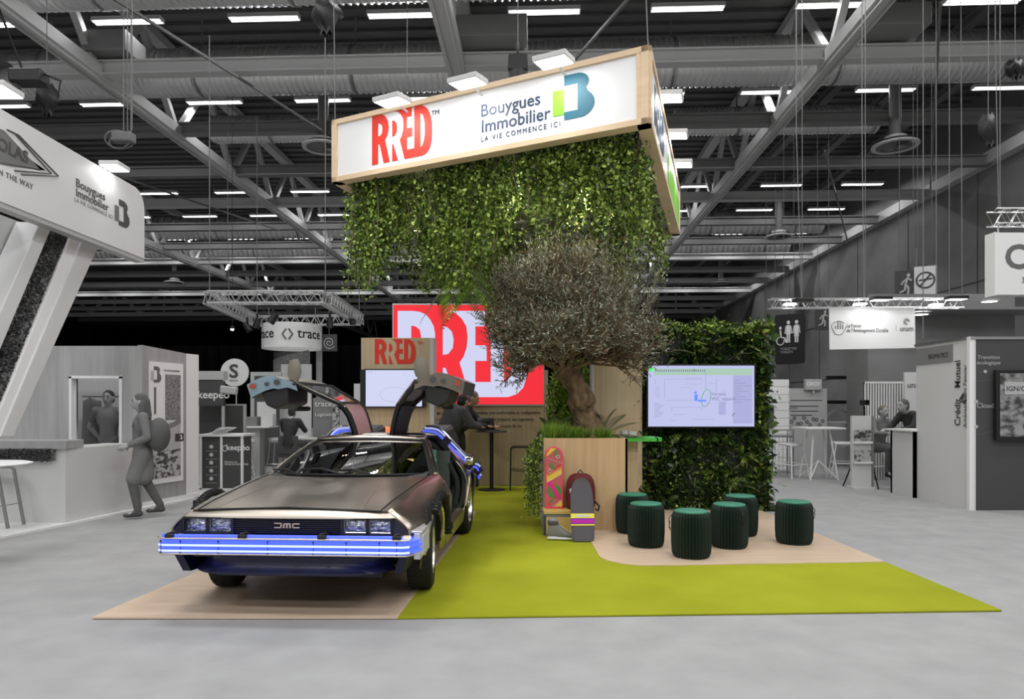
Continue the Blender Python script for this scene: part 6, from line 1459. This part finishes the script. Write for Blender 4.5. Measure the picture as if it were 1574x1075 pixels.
m=MB(); m.b2((-.18,0,0),(.17,.06,1.32)); m.b2((-.20,-.10,0),(.19,.16,.04)); m.build('board','off_white',t,smooth=0); m=MB(); m.b2((.17,-.03,0),(.20,.06,1.32)); m.build('side_post','mid_grey',t)
for k,z in enumerate((.98,.62,.80) if 0 else (.62,.98)):
    m=MB(); m.b2((-.17,-.07,z-.16),(.16,-.0,z-.12)); m.build('shelf','white',t); m=MB(); m.b2((-.15,-.05,z-.12),(.14,-.03,z+.08)); m.build('brochures','poster_scene',t)
# striped panel and white panels
t=thing('slatted_panel','black and white vertically slatted panel behind the right counter','panel',(P(1361,0,13.8).x,13.8,0)); m=MB(); m.b2((-.42,.02,0),(.42,.06,1.98)); m.build('backing','black',t)
m=MB()
for k in range(16): m.b2((-.42+k*.054,-.01,0),(-.42+k*.054+.027,.02,1.98))
m.b2((-.42,-.015,1.95),(.42,.02,1.99)); m.build('white_slats','white',t,smooth=0)
t=thing('partition','white panel with dark lettering cut off beside the white booth wall','panel',(P(1402,0,13.2).x,13.2,0)); m=MB(); m.b2((-.14,0,0),(.4,.05,2.15)); m.build('panel','off_white',t); text('lettering','unam',.16,'ink',frame((-.10,-.005,1.85),(1,0,0)),t)
# hanging banner
t=thing('hanging_banner','white hanging banner with two small dark logos under the right truss','banner',P(1340,506,13)); m=MB(); m.prism([(-.80,0,-.39),(.83,0,-.36),(.82,0,.40),(-.81,0,.40)],(0,.02,0)); m.build('cloth','white',t,fix=True)
text('banner_lettering','Le Forum\nde l’Aménagement Durable',.105,'ink_mid',frame((-.48,-.006,.03),(1,0,0)),t,xs=.68,line=.85); text('banner_lettering','unam',.15,'ink_mid',frame((.53,-.006,-.04),(1,0,0)),t,xs=.8)
m=MB(); m.b2((.46,-.006,-.05),(.463,-.003,.08)); 
for r_ in(.055,.03): m.tube([(.66+r_*math.cos(a),-.006,.14+r_*math.sin(a)) for a in np.linspace(0,5,12)],.007,4)
m.tube([(-.63+.13*math.cos(a)*(1+.15*math.sin(3*a)),-.006,.02+.13*math.sin(a)) for a in np.linspace(.8,6.6,26)],.006,4)
for k in range(4): m.b2((-.70+.045*k,-.008,.0),(-.68+.045*k,-.004,.06+.03*((k*3)%4)))
m.build('banner_symbol','ink_soft',t)
t=thing('lighting_truss','straight aluminium truss with floodlights over the white hanging banner','truss',P(1330,467,13)); L_=(1478-1183)*13/1050; truss((-147*13/1050,0,0),(148*13/1050,0,0),.17,t,17,'aluminium',r=.012)
m=MB()
for x in(-1.2,0,1.6): m.tube([(x,0,.1),(x,0,ZB-3.4)],.008,4)
m.build('suspension_wire','steel_dark',t)
for px,py,lab in((1234,462,'dark floodlight at the left end of the right truss'),(1354,459,'lit floodlight above the middle of the right truss'),(1470,458,'lit dark floodlight at the right end of the right truss')):
    t=thing('floodlight',lab,'floodlight',P(px,py,12.7)); t['group']='floodlights over the right truss'
    m=MB(); m.box((0,0,0),(.34,.22,.06)); m.build('housing','black',t,bevel=.01); m=MB(); m.box((0,0,-.033),(.30,.18,.005)); m.build('led_panel','led_panel' if '1234' not in str(px) else 'mid_grey',t); m=MB(); m.tube([(0,.05,0),(0,.3,-.06)],.012,5); m.build('arm','black',t)
area('flood_beam',P(1354,464,12.6),.2,3.5,(R(20),0,0)); area('flood_beam',P(1470,466,12.6),.2,3,(R(20),0,0))
for px,py,lab in((1214,468,'small lit lamp at the left of the right truss'),(1322,468,'small lit lamp in the middle of the right truss'),(1438,469,'small lit lamp at the right of the right truss')):
    o=MB().box((0,0,0),(.20,.14,.03)).build('truss_lamp','led_panel',loc=P(px,py,13.02)); tag(o,lab,'lamp','small lamps on the right truss')
for px,py,lab in((1415,484,'round recessed downlight left under the right soffit'),(1521,464,'round recessed downlight right under the right soffit')):
    t=thing('downlight',lab,'ceiling light',P(px,py,15)); t['group']='soffit downlights'; m=MB(); m.lathe([(.0,0),(.15,0)],n=18); m.build('lens','led_panel',t); m=MB(); m.lathe([(.15,0),(.19,.0),(.19,.04)],n=18); m.build('ring','light_grey',t)
o=panel('soffit_block','large pale grey block with lit soffit behind the right booth',1334,1560,452,700,15.6,'concrete','building block',th=1.0)
m=MB(); a=P(1380,487,15.05); b=P(1560,450,15.05); o=MB().b2((a.x,14.6,3.56),(b.x+2,15.6,3.62)).build('soffit','mid_grey'); tag(o,'grey soffit slab with round downlights on the right','soffit')
# white C sign with small truss
t=thing('hanging_sign','white box sign with a grey letter C at the right picture edge','sign',P(1552,406,10.2)); m=MB(); m.b2((-.20,0,-.46),(1.6,.2,.47)); m.b2((-.22,.0,-.47),(-.20,.22,.48)); m.build('panel','white',t); text('letter','C',.50,'ink_mid',frame((-.08,-.006,-.06),(1,0,0)),t,bold=.012); text('letter','3',.12,'ink_mid',frame((.17,-.006,-.28),(1,0,0)),t)
m=MB(); m.tube([(-.1,.1,.47),(-.1,.1,.66)],.012,5); m.build('hanger','aluminium',t)
t=thing('lighting_truss','short aluminium truss corner above the C sign','truss',P(1560,332,10.2)); truss((-.28,.1,0),(1.5,.1,0),.22,t,8,'aluminium',r=.012)
m=MB()
for x in(-.15,.9): m.tube([(x,.1,.1),(x,.1,5)],.008,4)
m.build('suspension_wire','steel_dark',t)
# flag signs on the concrete wall
mat('sign_black',g(.008),.3); mat('sign_dark',g(.03),.4)
def runner(t,cx,cz,s,y=-.012,mt='light_grey'):
    m=MB(); m.ell((cx+.12*s,y,cz+.42*s),(.07*s,.006,.09*s),n=10,m=6)
    for a,b in(((.10,.32),(.0,.0)),((.0,.0),(-.02,-.25)),((-.02,-.25),(-.22,-.36)),((.0,.0),(.12,-.15)),((.12,-.15),(.10,-.42)),((.10,.28),(-.10,.12)),((-.10,.12),(-.16,.0)),((.10,.28),(.24,.16))): m.tube([(cx+a[0]*s,y,cz+a[1]*s),(cx+b[0]*s,y,cz+b[1]*s)],.05*s,6)
    return m.build('running_figure',mt,t)
t=thing('exit_sign','black exit sign with a running figure beside the no smoking sign','sign',P(1393,438,17),R(-28)); m=MB(); m.b2((-.25,0,-.36),(.21,.05,.36)); m.build('panel','sign_dark',t); runner(t,-.02,0,.55)
m=MB(); m.tube([(.21,.03,.36),(.21,.03,.9)],.02,5); m.build('bracket','steel_dark',t)
t=thing('no_smoking_sign','white no smoking sign with a crossed circle','sign',P(1421,432,16.8),R(-28)); m=MB(); m.b2((-.22,0,-.36),(.26,.05,.36)); m.build('panel','off_white',t); m=MB(); m.tube([(.02+.19*math.cos(a),-.01,.02+.19*math.sin(a)) for a in np.linspace(0,2*PI,25)[:-1]],.02,5,closed=True); m.tube([(-.10,-.01,-.13),(.14,-.01,.17)],.018,5); m.tube([(-.12,-.01,.02),(.16,-.01,.05)],.016,5); m.build('crossed_circle','ink',t)
t=thing('toilet_sign','large black toilet sign with white figures on the concrete wall','sign',P(1212,524,21),R(-38)); m=MB(); pts=[(-.40,-.72),(.36,-.72)]+arc(.36,-.62,.10,.10,-90,0,4)+arc(.36,.72,.10,.10,0,90,4)+[(-.32,.82)]+arc(-.32,.72,.10,.10,90,180,4)
m.prism([(x,0,z) for x,z in pts],(0,.10,0)); m.build('panel','sign_black',t,fix=True)
m=MB()
for cx,sk_ in((.0,0),(.24,1)):
    m.ell((cx,-.012,.56),(.05,.006,.06),n=10,m=6); m.prism([(cx-.07,-.01,.20 if not sk_ else .12),(cx+.07,-.01,.20 if not sk_ else .12),(cx+.055,-.01,.48),(cx-.055,-.01,.48)],(0,-.005,0))
    for s in(-1,1): m.tube([(cx+s*.03,-.012,.2),(cx+s*.03,-.012,-.06)],.024,5); m.tube([(cx+s*.07,-.012,.45),(cx+s*.10,-.012,.22)],.016,5)
m.ell((-.24,-.012,.40),(.04,.006,.05),n=10,m=6); m.tube([(-.24,-.012,.33),(-.22,-.012,.12),(-.10,-.012,.08),(-.06,-.012,-.06)],.026,5); m.tube([(-.24+.11*math.cos(a),-.012,.0+.12*math.sin(a)) for a in np.linspace(1.8,6.6,18)],.016,5); m.build('figures','white',t)
text('lettering','TOILETTES\nTOILETS',.10,'light_grey',frame((-.24,-.012,-.28),(1,0,0)),t)
t=thing('exit_sign','small dark exit sign with a running figure left of the toilet sign','sign',P(1184,518,24),R(-38)); m=MB(); m.b2((-.26,0,-.40),(.26,.05,.40)); m.build('panel','sign_dark',t); runner(t,0,0,.6)
t=thing('exit_sign','small dark exit sign with a running figure beside the white hanging banner','sign',P(1265,491,20),R(-30)); m=MB(); m.b2((-.22,0,-.32),(.20,.05,.32)); m.build('panel','sign_dark',t); runner(t,0,0,.5)
o=text('wall_number','36',.85,'light_grey',HM@frame((XW-.02,19.5,ZB-2.1),(0,-1,0))); tag(o,'large painted number 36 high on the concrete wall','wall number')
for nm in('exit_sign','exit_sign.001','exit_sign.002','toilet_sign','no_smoking_sign'):
    q=bpy.data.objects[nm]; m=MB()
    for x in(-.15,.15): m.tube([(x,.03,.30),(x,.03,ZB+.1-q.location.z)],.008,4)
    m.build('hanger_rod','steel_dark',q)
# white brick panel, GRDF panel, tables and stools
t=thing('stone_panel','white stone faced panel right of the living wall with a dark screen','panel',(P(1190,0,16).x,16,0)); m=MB(); m.b2((-.34,0,0),(.34,.1,2.02))
for k in range(11):
    z=.1+k*.185; m.b2((-.345,-.012,z),(.345,-.002,z+.165))
m.build('stone_face','white',t,smooth=0,bevel=.01); m=MB(); m.b2((-.345,-.04,.98),(-.02,-.015,1.50)); m.build('small_screen','dark_grey',t)
t=thing('info_panel','grey information panel with round diagram behind the wire stools','panel',(P(1242,0,16.5).x,16.5,0)); m=MB(); m.b2((-.50,0,0),(.46,.06,1.92)); m.build('panel','light_grey',t)
m=MB()
for k in range(11):
    a=-.40+.075*k; m.tube([(a+.035*math.cos(q),-.008,1.12+.09*math.sin(k*1.9)+.035*math.sin(q)) for q in np.linspace(0,2*PI,9)[:-1]],.008,4,closed=True)
for z,x1_ in((1.62,.34),(1.48,.25),(1.36,.25),(1.26,.1)): m.b2((-.42,-.005,z),(x1_,-.002,z+.02))
m.build('diagram','ink',t); text('lettering','20%',.12,'ink_mid',frame((-.46,-.006,1.42),(1,0,0)),t)
t=thing('logo_block','small pale block with white capital lettering on the information panel','sign',P(1251,592,16.4)); m=MB(); m.b2((-.20,0,-.12),(.20,.12,.14)); m.build('panel','light_grey',t,bevel=.01); text('lettering','GRDF',.13,'white',frame((-.18,-.006,-.02),(1,0,0)),t,bold=.005); m=MB(); m.b2((-.02,.02,-.20),(.02,.06,-.12)); m.build('foot','light_grey',t)
def shell_stool(px,Y_,lab,rz):
    t=thing('wire_stool',lab,'stool',(P(px,0,Y_).x,Y_,0),rz); t['group']='white angular wire stools'
    m=MB(); m.add([(-.18,-.16,.70),(.18,-.16,.70),(.20,.16,.73),(-.20,.16,.73),(0,0,.64)],[(0,1,4),(1,2,4),(2,3,4),(3,0,4)]); o=m.build('seat','white',t); q=o.modifiers.new('s','SOLIDIFY'); q.thickness=.02
    for a,b in((-1,-1),(1,-1),(1,1),(-1,1)): m=MB(); m.tube([(a*.17,b*.14,.70),(a*.27,b*.24,0)],.016,6); m.build('leg','white',t)
    m=MB(); m.tube([(-.23,-.20,.28),(.23,-.20,.28),(.23,.20,.30),(-.23,.20,.30)],.012,5,closed=True); m.build('footrest','white',t)
shell_stool(1216,14.2,'white wire stool left of the thin white high table',.5); shell_stool(1297,14.6,'white wire stool right of the thin white high table',-.3); shell_stool(1336,13.9,'white wire stool partly behind the brochure rack',.2)
t=thing('high_table','thin white high table with splayed legs between the wire stools','table',(P(1258,0,14.0).x,14.0,0)); m=MB(); m.b2((-.40,-.35,1.03),(.40,.35,1.06)); m.build('table_top','white',t)
for a,b in((-1,-1),(1,-1),(1,1),(-1,1)): m=MB(); m.tube([(a*.16,b*.14,1.03),(a*.28,b*.26,0)],.02,6); m.build('leg','white',t)
m=MB(); 
for a in(-1,1): m.tube([(a*.28,-.26,.02),(0,0,.38),(a*-.28,.26,.02)],.014,5)
m.build('cross_brace','white',t)
t=thing('wire_trolley','slim grey wire trolley in front of the white stone panel','trolley',(P(1199,0,14.6).x,14.6,0)); m=MB()
for x in(-.22,.22):
    for y in(-.15,.15): m.tube([(x,y,0),(x,y,.98)],.012,5)
for z in(.08,.86,.98): m.tube([(-.22,-.15,z),(.22,-.15,z),(.22,.15,z),(-.22,.15,z)],.010,5,closed=True)
for k in range(5): m.tube([(-.16+.08*k,-.15,.08),(-.16+.08*k,-.15,.86)],.005,4)
m.build('frame','mid_grey',t); m=MB(); m.b2((-.22,-.15,.83),(.22,.15,.86)); m.build('tray','mid_grey',t)
t=thing('camera_tripod','black camera tripod beside the wire stools','tripod',(P(1329,0,12.6).x,12.6,0)); 
for a in(.2,2.3,4.4): m=MB(); m.tube([(0,0,1.02),(.36*math.cos(a+2.6),.36*math.sin(a+2.6),0)],.014,6); m.build('leg','black',t)
m=MB(); m.tube([(0,0,.95),(0,0,1.50)],.016,6); m.build('centre_column','black',t); m=MB(); m.box((0,0,1.56),(.14,.10,.10)); m.lathe([(.04,-.1),(.04,-.05)],(0,0,1.56),12,'Y'); m.build('camera_body','black',t,bevel=.01)
t=thing('lounge_bench','pale padded bench block behind the wire stools','bench',(P(1312,0,17).x,17,0)); m=MB(); m.b2((-.75,0,0),(.75,.5,1.10)); m.build('body','light_grey',t,bevel=.03); m=MB(); m.b2((-.2,-.01,.92),(.45,0,1.05)); m.build('grille_panel','mid_grey',t)
m=MB(); rows=[[(.30*math.cos(a),.1*k,.30*math.sin(a)) for a in np.linspace(0,PI,13)] for k in range(2)]; m.grid(rows); tag(m.build('arched_cushion','mid_grey',loc=(P(1290,0,16.9).x,16.9,1.10)),'arched grey backrest rising over the pale bench','cushion')
for z,lab in((1.55,'lower dark horizontal rail on the wall behind the bench'),(2.2,'upper dark horizontal rail on the wall behind the bench')):
    o=MB().b2((P(1272,0,18).x,18,z),(P(1332,0,18).x,18.1,z+.09)).build('wall_rail','black'); tag(o,lab,'rail','dark rails behind the bench')
